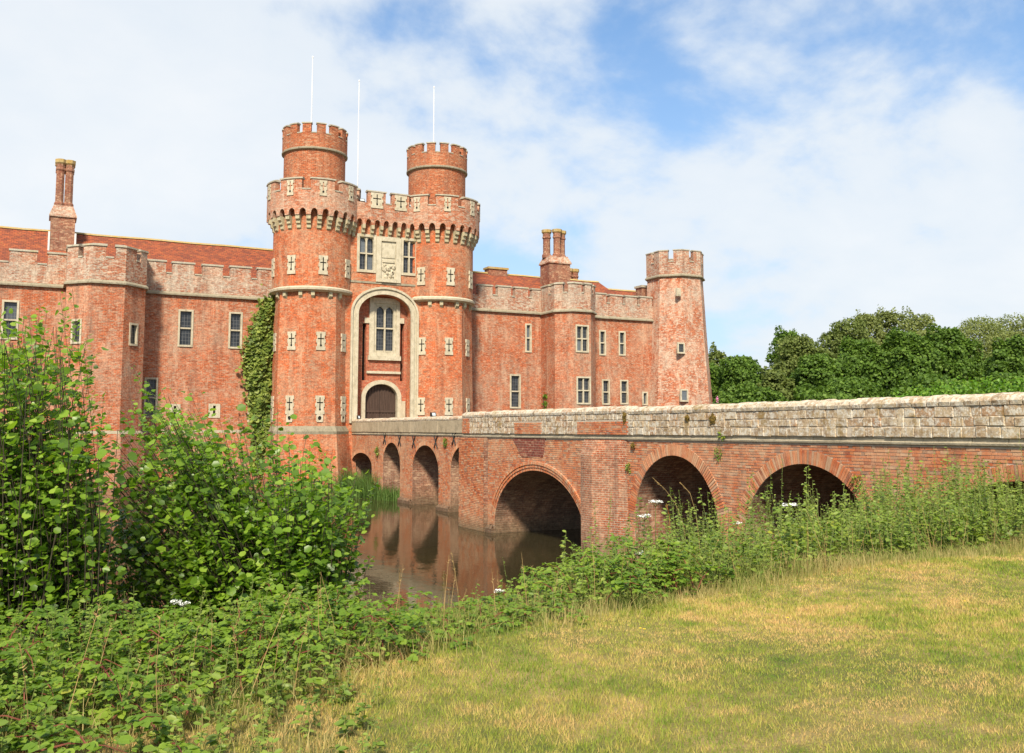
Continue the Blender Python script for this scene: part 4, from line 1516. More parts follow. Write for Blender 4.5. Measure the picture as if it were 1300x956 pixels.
def chimney(parent, cx, cy, w, dpt, zb, zs, zf, zt, flues, fr, lead=False):
    mb = MB()
    mb.box(cx - w / 2, cx + w / 2, cy - dpt / 2, cy + dpt / 2, zb, zs - 0.08, skip='b')
    o = mb.build('chimney', 'brick_chimney', parent)
    sb = MB()
    sq = lambda e, f: [(cx - w / 2 - e, cy - dpt / 2 - f), (cx + w / 2 + e, cy - dpt / 2 - f), (cx + w / 2 + e, cy + dpt / 2 + f), (cx - w / 2 - e, cy + dpt / 2 + f)]
    sb.loft([(sq(0, 0), zs - 0.08), (sq(0.1, 0.1), zs - 0.05), (sq(0.1, 0.1), zs + 0.06), (sq(-0.12, -0.12), zf - 0.12), (sq(-0.16, -0.16), zf)], cap=True)
    sub('shoulder', sb.mesh('shoulder', 'brick_weathered', off=OFF[parent]), o)
    for fx, fy in flues:
        x, y = cx + fx, cy + fy
        fb = MB()
        fb.loft([(polygon(x, y, fr * 1.16), zf - 0.1), (polygon(x, y, fr * 1.16), zf + 0.16), (polygon(x, y, fr * 0.92), zf + 0.3), (polygon(x, y, fr * 0.9), zt - 0.85)])
        fb.loft([(polygon(x, y, fr * 0.9), zt - 0.85), (polygon(x, y, fr * 1.08), zt - 0.78), (polygon(x, y, fr * 1.08), zt - 0.66), (polygon(x, y, fr * 0.96), zt - 0.6), (polygon(x, y, fr), zt - 0.36)])
        sub('flue', fb.mesh('flue', 'brick_chimney', off=OFF[parent]), o)
        tb = MB()
        tb.loft([(polygon(x, y, fr), zt - 0.36), (polygon(x, y, fr * 1.25), zt - 0.26), (polygon(x, y, fr * 1.28), zt - 0.02), (polygon(x, y, fr * 1.1), zt), (polygon(x, y, fr * 0.6), zt), (polygon(x, y, fr * 0.6), zt - 0.3)], cap=True)
        sub('flue_cap', tb.mesh('flue_cap', 'lichen', off=OFF[parent]), o)
    if lead:
        for sx in (-1, 1):
            lb = MB()
            xx = cx + sx * (w / 2 + 0.05)
            lb.box(xx - 0.06, xx + 0.06, cy - dpt / 2 - 0.05, cy + 0.4, zb + 1.2, zb + 4.0)
            sub('flashing', lb.mesh('flashing', 'lead_white', off=OFF[parent]), o)
    return o


chimney(WL, 0.88, 72.9, 1.56, 1.7, 14.2, 19.35, 20.15, 23.5, [(-0.28, -0.36), (0.30, -0.30), (-0.28, 0.38), (0.30, 0.40)], 0.29, True)
chimney(WR, 40.45, 72.3, 2.1, 1.7, 14.5, 19.1, 19.75, 22.2, [(-0.72, 0.25), (0.0, -0.35), (0.70, 0.1)], 0.33)
chimney(WR, 43.4, 74.4, 1.2, 0.9, 16.5, 17.6, 17.9, 19.25, [(-0.35, 0), (0.3, 0)], 0.30)
mb = MB()
mb.box(34.6, 36.4, 73.7, 74.6, 17.5, 18.5)
mb.box(34.5, 36.5, 73.6, 74.7, 18.5, 18.68, 1)
mb.build('chimney_stump', ['brick_chimney', 'lichen'], WR)
mb = MB()
mb.box(49.2, 50.7, 71.6, 72.6, 15.5, 17.55)
mb.box(49.1, 50.8, 71.5, 72.7, 17.55, 17.75, 1)
mb.build('chimney_stump', ['brick_chimney', 'stone_coping'], WR)


# ------------------------------------------------------------------ polygonal wall turrets on the wings
def wall_turret(label, path, zst, zsill, ztop, spans, wins, lights):
    cx = sum(p[0] for p in path) / len(path)
    t = root('wall_turret', (cx, YW - 1.5, 0), label, 'turret', 'polygonal turrets on the castle wings')
    mb = MB()
    u = 0
    for i in range(len(path) - 1):
        ops = [w[1:5] for w in wins if w[0] == i]
        wall_face(mb, path[i], path[i + 1], 4.4, zst, ops, u_off=u)
        u += math.dist(path[i], path[i + 1])
    lo, mid_ = offset(path, 0.34), offset(path, 0.22)
    mb.loft([(lo, -0.6), (mid_, 4.2)], closed=False)
    mb.loft([(mid_, 4.2), (path, 4.4)], closed=False, m=1)
    mb.build('wall', ['brick_wing', 'stone_string'], t)
    for w in wins:
        i = w[0]
        a, b = Vector(path[i]), Vector(path[i + 1])
        d = (b - a).normalized()
        c = a + d * ((w[1] + w[2]) / 2)
        window(t, c.x, c.y, w[3], math.atan2(d.y, d.x), w[2] - w[1], w[4] - w[3], w[5], w[6])
    mb = MB()
    o1 = offset(path, 0.17)
    mb.ring(o1, offset(path, -0.1), zst, zst + 0.1, False)
    mb.loft([(o1, zst + 0.1), (offset(path, 0.02), zst + 0.26)], closed=False)
    mb.build('string_course', 'stone_string', t)
    pp = offset(path, 0.03)
    mb = MB()
    mb.ring(pp, offset(pp, -0.46), zst + 0.2, zsill, False, bottom=False)
    fl = offset(pp, -0.4)
    mb.face([(*q, zsill - 0.7) for q in fl])
    mb.build('parapet', 'brick_weathered', t)
    for s0, s1 in spans:
        merlon(t, subpath(pp, s0, s1), zsill, ztop, 0.44, 'brick_weathered', 0.19, 0.07)
    for (a, b), (c, d) in zip(spans[:-1], spans[1:]):
        sb = MB()
        q = subpath(offset(pp, 0.04), b + 0.05, c - 0.05)
        if len(q) > 1:
            sb.ring(q, offset(q, -0.5), zsill + 0.003, zsill + 0.1, False)
            sb.build('sill_stone', 'stone_coping', t)
    return t


# plan lengths along the path: left side 2.1, cant 1.98, front 2.0, cant 1.98, side 2.1
wall_turret('polygonal brick wall turret beside the double flue chimney', [(1.2, 69.02), (1.2, 66.9), (2.6, 65.5), (4.6, 65.5), (6.0, 66.9), (6.0, 69.02)], 13.85, 15.55, 16.3,
            [(0.2, 1.5), (2.0, 3.0), (3.45, 4.95), (5.55, 7.15), (7.55, 8.6), (9.2, 10.1)],
            [(1, 0.55, 1.38, 9.95, 11.55, 1, 1), (3, 0.55, 1.35, 9.95, 11.45, 1, 1)], None)
wall_turret('polygonal brick wall turret with paired mullioned windows below the three flue chimney', [(37.2, 69.02), (37.2, 66.6), (38.3, 65.5), (39.95, 65.5), (41.05, 66.6), (41.05, 69.02)], 14.0, 15.55, 16.3,
            [(0.2, 1.4), (1.9, 3.15), (3.6, 4.8), (5.15, 6.1), (6.6, 7.7)],
            [(2, 0.2, 1.45, 10.7, 12.95, 2, 2), (2, 0.25, 1.6, 6.5, 8.75, 2, 2)], None)


# ------------------------------------------------------------------ corner tower
def corner_tower():
    cx, cy = 51.06, 69.0
    t = root('corner_tower', (cx, cy, 0), 'tall octagonal brick corner tower with white lichen patches at the end of the wing', 'tower')
    mb = MB()
    mb.loft([(polygon(cx, cy, 3.5), -0.6), (polygon(cx, cy, 3.12), 5.0), (polygon(cx, cy, 2.72), 11.0), (polygon(cx, cy, 2.36), 17.9)])
    mb.build('shaft', 'brick_old', t)
    mb = MB()
    mb.loft([(polygon(cx, cy, 2.36), 17.85), (polygon(cx, cy, 2.56), 17.95), (polygon(cx, cy, 2.56), 18.05), (polygon(cx, cy, 2.42), 18.18)])
    mb.build('string_course', 'stone_string', t)
    po = polygon(cx, cy, 2.44)
    mb = MB()
    mb.loft([(po, 18.15), (po, 19.25), (polygon(cx, cy, 2.0), 19.25), (polygon(cx, cy, 2.0), 18.4)], cap=True)
    mb.build('parapet', 'brick_weathered', t)
    side = math.dist(po[0], po[1])
    for k in range(8):
        pth = [po[k - 1], po[k], po[(k + 1) % 8]]
        merlon(t, subpath(pth, side / 2 + 0.24, side * 1.5 - 0.24), 19.25, 20.25, 0.42, 'brick_weathered', 0.14, 0.05)
        a, b = Vector(po[k]), Vector(po[(k + 1) % 8])
        d = (b - a).normalized()
        c = (a + b) / 2
        sb = MB()
        sb.box(-0.22, 0.22, -0.05, 0.46, 0.003, 0.09)
        link('sill_stone', sb.mesh('sill_stone', 'stone_coping'), t, (c.x, c.y, 19.25), math.atan2(d.y, d.x))
    # two small windows on the south face and one stone shield
    for px_, py0, py1, w in ((864, 435, 449, 0.78), (868, 494, 510, 0.82)):
        q = on_y(px_, py1, 66.2)
        a_ = 2.72 + (11.0 - q.z) * (0.4 / 6.0) if q.z < 11 else 2.72 - (q.z - 11) * 0.052
        fy = cy - a_
        q0, q1 = on_y(px_, py1, fy), on_y(px_, py0, fy)
        window(t, q0.x, fy - 0.05, q0.z, 0, w, q1.z - q0.z, 1, 1, 0.13, False, 0.08, -0.02)
    mb = MB()
    q = on_y(861, 376, cy - 2.5)
    mb.box(q.x - 0.22, q.x + 0.22, cy - 2.62, cy - 2.4, q.z, q.z + 0.7)
    mb.box(q.x - 0.13, q.x + 0.13, cy - 2.66, cy - 2.62, q.z + 0.1, q.z + 0.6)
    mb.build('stone_shield', 'stone', t)


corner_tower()


# ------------------------------------------------------------------ the moat bridge
BX, BX1 = 17.9, 24.6          # main part: near face, far face
CX0, CX1 = 20.2, 25.0         # narrower part by the gate
YB = 40.9                     # where the two parts meet
DECK, STR0, STR1 = 4.22, 4.14, 4.31
# arches: centre along Y, half span, springing height, rise
A_MAIN = [(12.4, 2.3, 2.1, 1.36), (18.75, 2.45, 1.15, 2.45), (24.42, 2.18, 1.5, 2.18), (33.65, 3.85, 0.35, 2.5)]
A_GATE = [(46.0, 1.9, 2.2, 1.45), (51.7, 2.1, 2.05, 1.52), (57.6, 1.65, 2.25, 1.4), (63.9, 2.35, 1.95, 0.92)]
BR = root('moat_bridge', (BX, 30, 0), 'long red brick bridge with pale stone parapet crossing the moat on arches', 'bridge')


def bottom_z(y, arches, zb=-0.7):
    for yc, a, zs, b in arches:
        if abs(y - yc) < a:
            return zs + b * math.sqrt(max(0, 1 - ((y - yc) / a) ** 2))
    return zb


def bridge_body(x0, x1, ya, yb, arches, mats, name):
    mb = MB()
    cuts = []
    ys = {ya, yb}
    for yc, a, zs, b in arches:
        n = 24
        for k in range(n + 1):
            ys.add(round(yc - a * math.cos(math.pi * k / n), 4))
    ys = sorted(y for y in ys if ya - 1e-6 <= y <= yb + 1e-6)
    arcl = 0.0
    for y0, y1 in zip(ys[:-1], ys[1:]):
        inside = next((A for A in arches if abs((y0 + y1) / 2 - A[0]) < A[1]), None)
        if inside:
            yc, a, zs, b = inside
            f = lambda y: zs + b * math.sqrt(max(0, 1 - ((y - yc) / a) ** 2))
            z0, z1 = f(y0), f(y1)
            a2 = arcl + math.hypot(y1 - y0, z1 - z0)
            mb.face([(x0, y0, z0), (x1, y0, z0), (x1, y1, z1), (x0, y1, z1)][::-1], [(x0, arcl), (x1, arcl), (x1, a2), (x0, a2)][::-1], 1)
            arcl = a2
        else:
            z0 = z1 = -0.7
        mb.face([(x0, y1, z1), (x0, y0, z0), (x0, y0, STR0), (x0, y1, STR0)], m=0)
        mb.face([(x1, y0, z0), (x1, y1, z1), (x1, y1, STR0), (x1, y0, STR0)], m=1)
    for yc, a, zs, b in arches:
        for s_ in (-1, 1):
            y = yc + s_ * a
            q = [(x0, y, -0.7), (x1, y, -0.7), (x1, y, zs), (x0, y, zs)]
            mb.face(q if s_ > 0 else q[::-1], m=1)
    mb.face([(x0, yb, -0.7), (x0, yb, STR0), (x1, yb, STR0), (x1, yb, -0.7)], m=1)
    mb.face([(x0 + 0.3, ya, DECK), (x1 - 0.3, ya, DECK), (x1 - 0.3, yb, DECK), (x0 + 0.3, yb, DECK)], m=2)
    return mb.build(name, mats, BR)


body_main = bridge_body(BX, BX1, 2.0, YB, A_MAIN, ['mortar', 'brick_inner', 'stone_render'], 'spandrel_wall')
body_gate = bridge_body(CX0, CX1, YB - 0.5, 66.6, A_GATE, ['mortar', 'brick_inner', 'stone_render'], 'spandrel_wall')

RING = {0: 0.34, 1: 0.36, 2: 0.36, 3: 0.37}
PAN = [on_x(651, 556, BX), on_x(693, 556, BX), on_x(690, 580, BX), on_x(663, 580, BX)]   # trapezium of newer brick


def voussoir_frames(arch, pitch, t0=0.0):
    yc, a, zs, b = arch
    # walk the arch by arc length
    th, pts = np.linspace(math.pi, 0, 400), []
    py = yc + (a + t0) * np.cos(th); pz = zs + (b + t0) * np.sin(th)
    L = np.concatenate([[0], np.cumsum(np.hypot(np.diff(py), np.diff(pz)))])
    n = int(L[-1] / pitch)
    for k in range(n):
        s_ = (k + 0.5) * L[-1] / n
        t = np.interp(s_, L, th)
        y, z = yc + (a + t0) * math.cos(t), zs + (b + t0) * math.sin(t)
        ny, nz = math.cos(t) / (a + t0), math.sin(t) / (b + t0)
        h = math.hypot(ny, nz)
        yield y, z, ny / h, nz / h, L[-1] / n


def vbox(mb, x0, x1, y, z, ny, nz, w, t, r):
    """one brick of an arch ring"""
    ty, tz = nz, -ny
    w0, w1 = w / 2 * 0.96, w / 2 * 1.05
    P = lambda x, s_, d: (x, y + ty * s_ + ny * d, z + tz * s_ + nz * d)
    q = [P(x0, -w0, 0), P(x0, w0, 0), P(x0, w1, t), P(x0, -w1, t)]
    q2 = [P(x1, -w0, 0), P(x1, w0, 0), P(x1, w1, t), P(x1, -w1, t)]
    mb.face(q[::-1], r=r)
    for i in range(4):
        j = (i + 1) % 4
        mb.face([q[i], q[j], q2[j], q2[i]], r=r)


ringm = MB()
vme = MB(); vbox(vme, -0.022, 0.10, 0, 0, 0, 1, 0.064, 0.355, 0.5)
vmesh = vme.mesh('brick', 'bridge_brick')
ring_part = {}
for i, A in enumerate(A_MAIN):
    if i in (1, 2):
        rb = MB()
        yc, a, zs, b = A
        for k in range(24):      # mortar bed of the ring
            t0, t1 = math.pi * k / 24, math.pi * (k + 1) / 24
            q = lambda t, e: (yc + (a + e) * math.cos(t), zs + (b + e) * math.sin(t))
            P0, P1, P2, P3 = q(t0, 0.0), q(t1, 0.0), q(t1, 0.36), q(t0, 0.36)
            rb.face([(BX - 0.006, *P0), (BX - 0.006, *P1), (BX - 0.006, *P2), (BX - 0.006, *P3)][::1])
        ro = rb.build('arch_ring', 'mortar', BR)
        for y, z, ny, nz, w in voussoir_frames(A, 0.079):
            o = link('brick', vmesh, ro, (BX - 0.006 + random.uniform(-0.006, 0.006), y, z))
            o.rotation_euler = (math.atan2(-ny, nz) + random.uniform(-0.012, 0.012), 0, 0)
    elif i == 3:
        for q in range(3):
            for y, z, ny, nz, w in voussoir_frames(A, 0.079, q * 0.122):
                vbox(ringm, BX - 0.012 - 0.03 * q + random.uniform(-0.004, 0.004), BX + 0.05, y, z, ny, nz, 0.066, 0.108, random.random())
    else:
        for y, z, ny, nz, w in voussoir_frames(A, 0.079):
            vbox(ringm, BX - 0.02 + random.uniform(-0.005, 0.005), BX + 0.05, y, z, ny, nz, 0.066, 0.33, random.random())
for A in A_GATE:
    for y, z, ny, nz, w in voussoir_frames(A, 0.079):
        vbox(ringm, CX0 - 0.02 + random.uniform(-0.005, 0.005), CX0 + 0.05, y, z, ny, nz, 0.066, 0.24, random.random() * 0.6)
tag(ringm.build('arch_ring_bricks', 'bridge_brick', BR), kind='stuff')


def face_bricks(x, ya, yb, z0, z1, arches, ring, single=None, skip=None, pro=0.014):
    """courses of separate bricks laid proud of their mortar on a face that looks along -X"""
    rest = MB()
    singles = []
    pitch = 0.077
    z, row = z0, 0
    while z + pitch <= z1 + 0.01:
        zm = z + pitch / 2
        blocked = []
        for i, (yc, a, zs, b) in enumerate(arches):
            rt = ring[i] if isinstance(ring, dict) else ring
            if zm < zs:
                blocked.append((yc - a, yc + a))
            elif zm < zs + b + rt:
                h = (a + rt) * math.sqrt(max(0, 1 - ((zm - zs) / (b + rt)) ** 2))
                blocked.append((yc - h, yc + h))
        if skip:
            blocked += skip(zm)
        blocked.sort()
        y = ya + (0.0 if row % 2 else 0.055)
        k = row
        while y < yb:
            Lb = 0.215 if (k % 2 == 0) else 0.105
            Lb += random.uniform(-0.008, 0.008)
            y0, y1 = y, min(y + Lb, yb)
            y += Lb + 0.015
            k += 1
            full = True
            for c, d in blocked:
                if y0 < d and y1 > c:
                    if y0 < c:
                        y1 = c - 0.006
                    elif y1 > d:
                        y0 = d + 0.006
                    else:
                        y1 = y0
                    full = False
            if y1 - y0 < 0.03:
                continue
            r = random.random()
            xx = x - pro + random.uniform(-0.007, 0.007)
            hz = 0.060 + random.uniform(-0.005, 0.004)
            if single and full and single(y0, z):
                singles.append((y0, z, xx, k % 2))
                continue
            rest.box(xx, x + 0.02, y0, y1, z, z + hz, r=r, skip='e')
        z += pitch
        row += 1
    return rest, singles


def pan_skip(zm):
    za, zb = PAN[2].z, PAN[0].z
    if za < zm < zb:
        f = (zb - zm) / (zb - za)
        hi = PAN[0].y + (PAN[3].y - PAN[0].y) * f
        lo = PAN[1].y + (PAN[2].y - PAN[1].y) * f
        return [(lo - 0.02, hi + 0.02)]
    return []


rest, singles = face_bricks(BX, 8.0, YB, -0.2, STR0, A_MAIN, RING, single=lambda y, z: 13.2 < y < 16.6 and z > 3.25, skip=pan_skip)
tag(rest.build('face_bricks', 'bridge_brick', BR), kind='stuff')
bmeshes = []
for L_ in (0.105, 0.215):
    b_ = MB(); b_.box(0, 0.04, 0, L_, 0, 0.0645, skip='e'); bmeshes.append(b_.mesh('brick', 'bridge_brick'))
random.shuffle(singles)
for y, z, xx, kk in singles[:170]:
    link('brick', bmeshes[kk], body_main, (xx, y, z))
rb = MB()
for y, z, xx, kk in singles[170:]:
    rb.box(xx, BX + 0.02, y, y + (0.105, 0.215)[kk], z, z + 0.0645, r=random.random(), skip='e')
if rb.f:
    tag(rb.build('face_bricks', 'bridge_brick', BR), kind='stuff')
rest, _ = face_bricks(CX0, YB, 66.3, -0.2, STR0, A_GATE, 0.25)
tag(rest.build('face_bricks', 'bridge_brick', BR), kind='stuff')
# brick inner faces of the jambs that look towards the lawn are textured; footings stand in the water
for ya, yb, x in ((37.6, YB + 0.1, BX), (48.0, 49.5, CX0), (53.9, 55.9, CX0), (59.3, 61.5, CX0)):
    fb = MB()
    fb.box(x - 0.16, x + 1.2, ya - 0.12, yb + 0.12, -0.7, 0.20)
    fb.face([(x - 0.16, yb + 0.12, 0.20), (x - 0.16, ya - 0.12, 0.20), (x - 0.02, ya, 0.34), (x - 0.02, yb, 0.34)])
    fb.build('footing', 'brick_inner', BR)
# pilasters each side of the widest arch
# cutwater pier between the widest arch and its neighbour, with canted sides
cp = MB()
for lo_, hi_, z0_, z1_ in ((0.0, 0.0, -0.7, 3.6), (0.0, -0.16, 3.6, STR0 - 0.01)):
    A_ = [(BX + 0.02, 29.75), (BX - 0.62 - lo_, 29.1), (BX - 0.62 - lo_, 28.35), (BX + 0.02, 26.95)]
    B_ = [(BX + 0.02, 29.75), (BX - 0.62 - hi_, 29.1), (BX - 0.62 - hi_, 28.35), (BX + 0.02, 26.95)]
    cp.loft([(A_, z0_), (B_, z1_)], closed=False)
cp.build('cutwater_pier', 'brick_bridge', BR)
for ya, yb in ((38.15, YB),):
    pm, _ = face_bricks(BX - 0.22, ya, yb, -0.2, STR0 - 0.02, [], 0.0)
    core = MB()
    core.box(BX - 0.22, BX + 0.02, ya, yb, -0.7, STR0 - 0.01, skip='e')
    po = core.build('pilaster', 'brick_inner', BR)
    tag(sub('face_bricks', pm.mesh('face_bricks', 'bridge_brick', off=OFF[BR]), po), kind='stuff')
# north return of the wide part
pm = MB()
pm.face([(BX, YB, -0.7), (CX0, YB, -0.7), (CX0, YB, STR0), (BX, YB, STR0)][::-1])
# trapezium of dark red newer brick above the widest arch
tb = MB()
q = [(BX - 0.03, p_.y, p_.z) for p_ in PAN]
tb.face(q[::1])
for i in range(4):
    j = (i + 1) % 4
    tb.face([q[i], q[j], (BX + 0.01, q[j][1], q[j][2]), (BX + 0.01, q[i][1], q[i][2])])
tb.build('patch_panel', 'brick_dark', BR)


# parapets -------------------------------------------------------------------------------
def stone_block(mb, x0, x1, y0, y1, z0, z1, ch=0.016, rr=random):
    j = lambda s_: rr.uniform(-s_, s_)
    f = x0 + j(0.012)
    A = [(f + j(0.006), y1 - ch, z0 + ch), (f + j(0.006), y0 + ch, z0 + ch), (f + j(0.006), y0 + ch + j(0.008), z1 - ch), (f + j(0.006), y1 - ch + j(0.008), z1 - ch)]
    B = [(f + ch * 1.3, y1, z0), (f + ch * 1.3, y0, z0), (f + ch * 1.3, y0, z1), (f + ch * 1.3, y1, z1)]
    C = [(x1, p_[1], p_[2]) for p_ in B]
    mb.face(A)
    for i in range(4):
        k = (i + 1) % 4
        mb.face([B[i], B[k], A[k], A[i]])
        mb.face([C[i], C[k], B[k], B[i]])


def stone_course(parent, x, y_from, y_to, z0, z1, lo, hi, mat, name='stone', depth=0.22, gap=0.006, holes=()):
    y = y_from
    rr = random.Random(int(y_from * 100 + z0 * 1000))
    while y < y_to - 0.08:
        L_ = rr.uniform(lo, hi)
        y1 = min(y + L_, y_to)
        if y_to - y1 < lo * 0.5:
            y1 = y_to
        hit = next((h for h in holes if y < h[1] and y1 > h[0]), None)
        if hit:
            y1 = hit[0] if hit[0] - y > 0.1 else y1
            if y1 != hit[0]:
                y = hit[1]
                continue
        mb = MB()
        yc, zc = (y + y1) / 2, z0
        stone_block(mb, 0, depth, y - yc + gap / 2, y1 - yc - gap / 2, rr.uniform(-0.012, 0.014), z1 - z0 - gap * 0.6 - rr.uniform(-0.012, 0.016), rr=rr)
        link(name, mb.mesh(name, mat), parent, (x, yc, zc))
        y = y1 if not (hit and y1 == hit[0]) else hit[1]


def coping_course(parent, x, y_from, y_to, z0, z1, lo, hi, mat, over=0.05, width=0.5):
    y = y_from
    rr = random.Random(int(y_from * 77))
    while y < y_to - 0.05:
        y1 = min(y + rr.uniform(lo, hi), y_to)
        if y_to - y1 < lo * 0.6:
            y1 = y_to
        h = z1 - z0 + rr.uniform(-0.018, 0.018)
        g = 0.016
        prof = [(-over, 0.0), (-over - 0.015, h * 0.35), (-over + 0.03, h * 0.68), (0.10, h * 0.93), (0.26, h), (0.42, h * 0.8), (width - over, h * 0.4), (width - over, 0)]
        mb = MB()
        yc = (y + y1) / 2
        n = 3
        st = [(y - yc + g) + (y1 - y - 2 * g) * k / n for k in range(n + 1)]
        jit = [[(rr.uniform(-0.008, 0.008), rr.uniform(-0.008, 0.008)) for _ in prof] for _ in st]
        R_ = [[(p_[0] + jj[0], s_ , p_[1] + (jj[1] if 0 < q_ < len(prof) - 1 else 0)) for q_, (p_, jj) in enumerate(zip(prof, jt))] for s_, jt in zip(st, jit)]
        for a_, b_ in zip(R_[:-1], R_[1:]):
            for i in range(len(prof) - 1):
                mb.face([b_[i], a_[i], a_[i + 1], b_[i + 1]])
        mb.face(R_[0][::-1]); mb.face(R_[-1])
        link('coping_stone', mb.mesh('coping_stone', mat), parent, (x, yc, z0))
        y = y1


def parapet_core(x, ya, yb, z0, z1, name='parapet', mat='mortar'):
    mb = MB()
    mb.box(x - 0.052, x + 0.40, ya, yb, z0, z1)
    return mb.build(name, mat, BR)


Y800, Y735 = on_x(800, 550, BX).y, on_x(735, 550, BX).y
core1 = parapet_core(BX, 2.0, Y800, STR1, 5.01)
xs = BX - 0.075
h1080 = on_x(1080, 548, BX).y
h878 = on_x(878, 545, BX).y
stone_course(core1, xs, 2.0, Y800, 4.31, 4.56, 0.20, 0.52, 'stone_bridge', holes=[(h1080 - 0.07, h1080 + 0.07), (h878 - 0.06, h878 + 0.06)])
stone_course(core1, xs, 2.1, Y800, 4.56, 4.77, 0.18, 0.50, 'stone_bridge')
stone_course(core1, xs, 2.0, Y800, 4.77, 5.01, 0.22, 0.55, 'stone_bridge')
coping_course(core1, BX, 2.0, Y800, 5.01, 5.26, 0.28, 0.46, 'stone_bridge_top', 0.09, 0.56)
# middle stretch: patches of rubble stone and of brick
core2 = parapet_core(BX, Y800, YB, STR1, 5.05)
segs = [(Y800, Y735, 'brick'), (Y735, on_x(690, 550, BX).y, 'stone'), (on_x(690, 550, BX).y, on_x(655, 550, BX).y, 'brick'), (on_x(655, 550, BX).y, YB - 0.9, 'stone'), (YB - 0.9, YB, 'brick')]
for ya, yb, kind in segs:
    if kind == 'brick':
        zt_ = 4.82 if yb < YB - 0.1 else 5.04
        pm, _ = face_bricks(BX - 0.075, ya + 0.01, yb, STR1 + 0.01, zt_ - 0.01, [], 0, pro=0.012)
        bb = MB(); bb.box(BX - 0.075, BX + 0.03, ya, yb, STR1, zt_ + 0.003)
        if zt_ < 5:
            stone_course(core2, xs, ya, yb, 4.825, 5.05, 0.2, 0.5, 'stone_bridge')
        pz = bb.build('brick_patch', 'mortar', BR)
        tag(sub('face_bricks', pm.mesh('face_bricks', 'bridge_brick', off=OFF[BR]), pz), kind='stuff')
    else:
        stone_course(core2, xs, ya, yb, 4.31, 4.58, 0.22, 0.5, 'stone_bridge')
        stone_course(core2, xs, ya, yb, 4.58, 4.82, 0.2, 0.46, 'stone_bridge')
        stone_course(core2, xs, ya, yb, 4.82, 5.05, 0.22, 0.5, 'stone_bridge')
coping_course(core2, BX, Y800, YB, 5.05, 5.31, 0.3, 0.6, 'stone_bridge_top', 0.09, 0.56)
# narrow stretch by the gate: weathered slabs
core3 = parapet_core(CX0, YB, 66.2, STR1, 5.0)
stone_course(core3, CX0 - 0.075, YB, 66.2, 4.31, 5.0, 0.9, 1.7, 'stone_render', 'slab', gap=0.006)
coping_course(core3, CX0, YB, 66.2, 5.0, 5.24, 0.8, 1.4, 'stone_bridge_top', 0.08, 0.54)


def string_run(x, ya, yb, mat):
    y = ya
    while y < yb - 0.05:
        y1 = min(y + random.uniform(0.8, 1.3), yb)
        prof = [(0.0, 0.0), (-0.045, 0.015), (-0.055, 0.06), (0.0, 0.085), (0.004, 0.17), (0.1, 0.17)]
        mb = MB()
        for (p0, z0), (p1, z1) in zip(prof[:-1], prof[1:]):
            mb.face([(p0, y1 - y - 0.006, z0), (p0, 0.006, z0), (p1, 0.006, z1), (p1, y1 - y - 0.006, z1)])
        mb.face([(p_[0], 0.006, p_[1]) for p_ in prof]); mb.face([(p_[0], y1 - y - 0.006, p_[1]) for p_ in prof][::-1])
        link('string_stone', mb.mesh('string_stone', mat), BR, (x + random.uniform(-0.006, 0.006), y, STR0))
        y = y1


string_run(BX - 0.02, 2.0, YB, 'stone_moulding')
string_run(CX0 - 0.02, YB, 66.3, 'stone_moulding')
# far parapets and the step between the two parts
mb = MB()
mb.box(BX1 - 0.42, BX1, 2.0, YB, STR0, 5.03)
mb.box(CX1 - 0.42, CX1, YB + 0.01, 66.2, STR0, 5.0)
mb.box(BX + 0.05, CX0 + 0.3, YB - 0.42, YB - 0.003, STR0, 5.03)
mb.box(BX - 0.04, BX1 + 0.06, YB - 0.46, YB + 0.02, 5.052, 5.24, 1)
mb.build('far_parapet', ['stone_bridge', 'stone_bridge_top'], BR)
# iron wall ties on the narrow part
tie = MB()
for s_ in (-1, 1):
    tie.tube([(0, -0.24 * s_, -0.34), (0, 0.24 * s_, 0.34)], [0.035, 0.035], 5)
tie_me = tie.mesh('wall_tie', 'iron')
for px_, py_ in ((489, 557), (508, 559), (526, 561), (554, 561), (577, 557)):
    p_ = on_x(px_, py_, CX0)
    link('wall_tie', tie_me, BR, (CX0 - 0.05, p_.y, p_.z))
p_ = on_x(452, 524, CX0); floodlight(CX0 + 0.2, p_.y, 5.22, 'small black floodlight on the bridge parapet by the ivy grown tower', 0.2)
p_ = on_x(546, 523, CX0); floodlight(CX0 + 0.2, p_.y, 5.22, 'small black floodlight on the middle of the slab parapet', 0.3)


# ------------------------------------------------------------------ vegetation
def in_poly(pts, poly):
    x, y = pts[:, 0], pts[:, 1]
    inside = np.zeros(len(pts), bool)
    n = len(poly)
    for i in range(n):
        x0, y0 = poly[i]; x1, y1 = poly[(i + 1) % n]
        c = ((y0 > y) != (y1 > y)) & (x < (x1 - x0) * (y - y0) / (y1 - y0 + 1e-9) + x0)
        inside ^= c
    return inside


def sample_poly(poly, n):
    P = np.array(poly, float)
    lo, hi = P.min(0), P.max(0)
    out_ = np.zeros((0, 2))
    while len(out_) < n:
        q = lo + RNG.random((n * 2, 2)) * (hi - lo)
        out_ = np.concatenate([out_, q[in_poly(q, poly)]])
    return out_[:n]


RAYV = lambda px, py: np.array([FW.x, FW.y, FW.z]) + np.outer((px - CX) / F_PX, [RT.x, RT.y, RT.z]) + np.outer((PY - py) / F_PX, [UP.x, UP.y, UP.z])


def to_px(P):
    v = np.asarray(P, float) - np.array([0, 0, EYE])
    z = v @ np.array(FW[:])
    return CX + F_PX * (v @ np.array(RT[:])) / z, PY - F_PX * (v @ np.array(UP[:])) / z, z


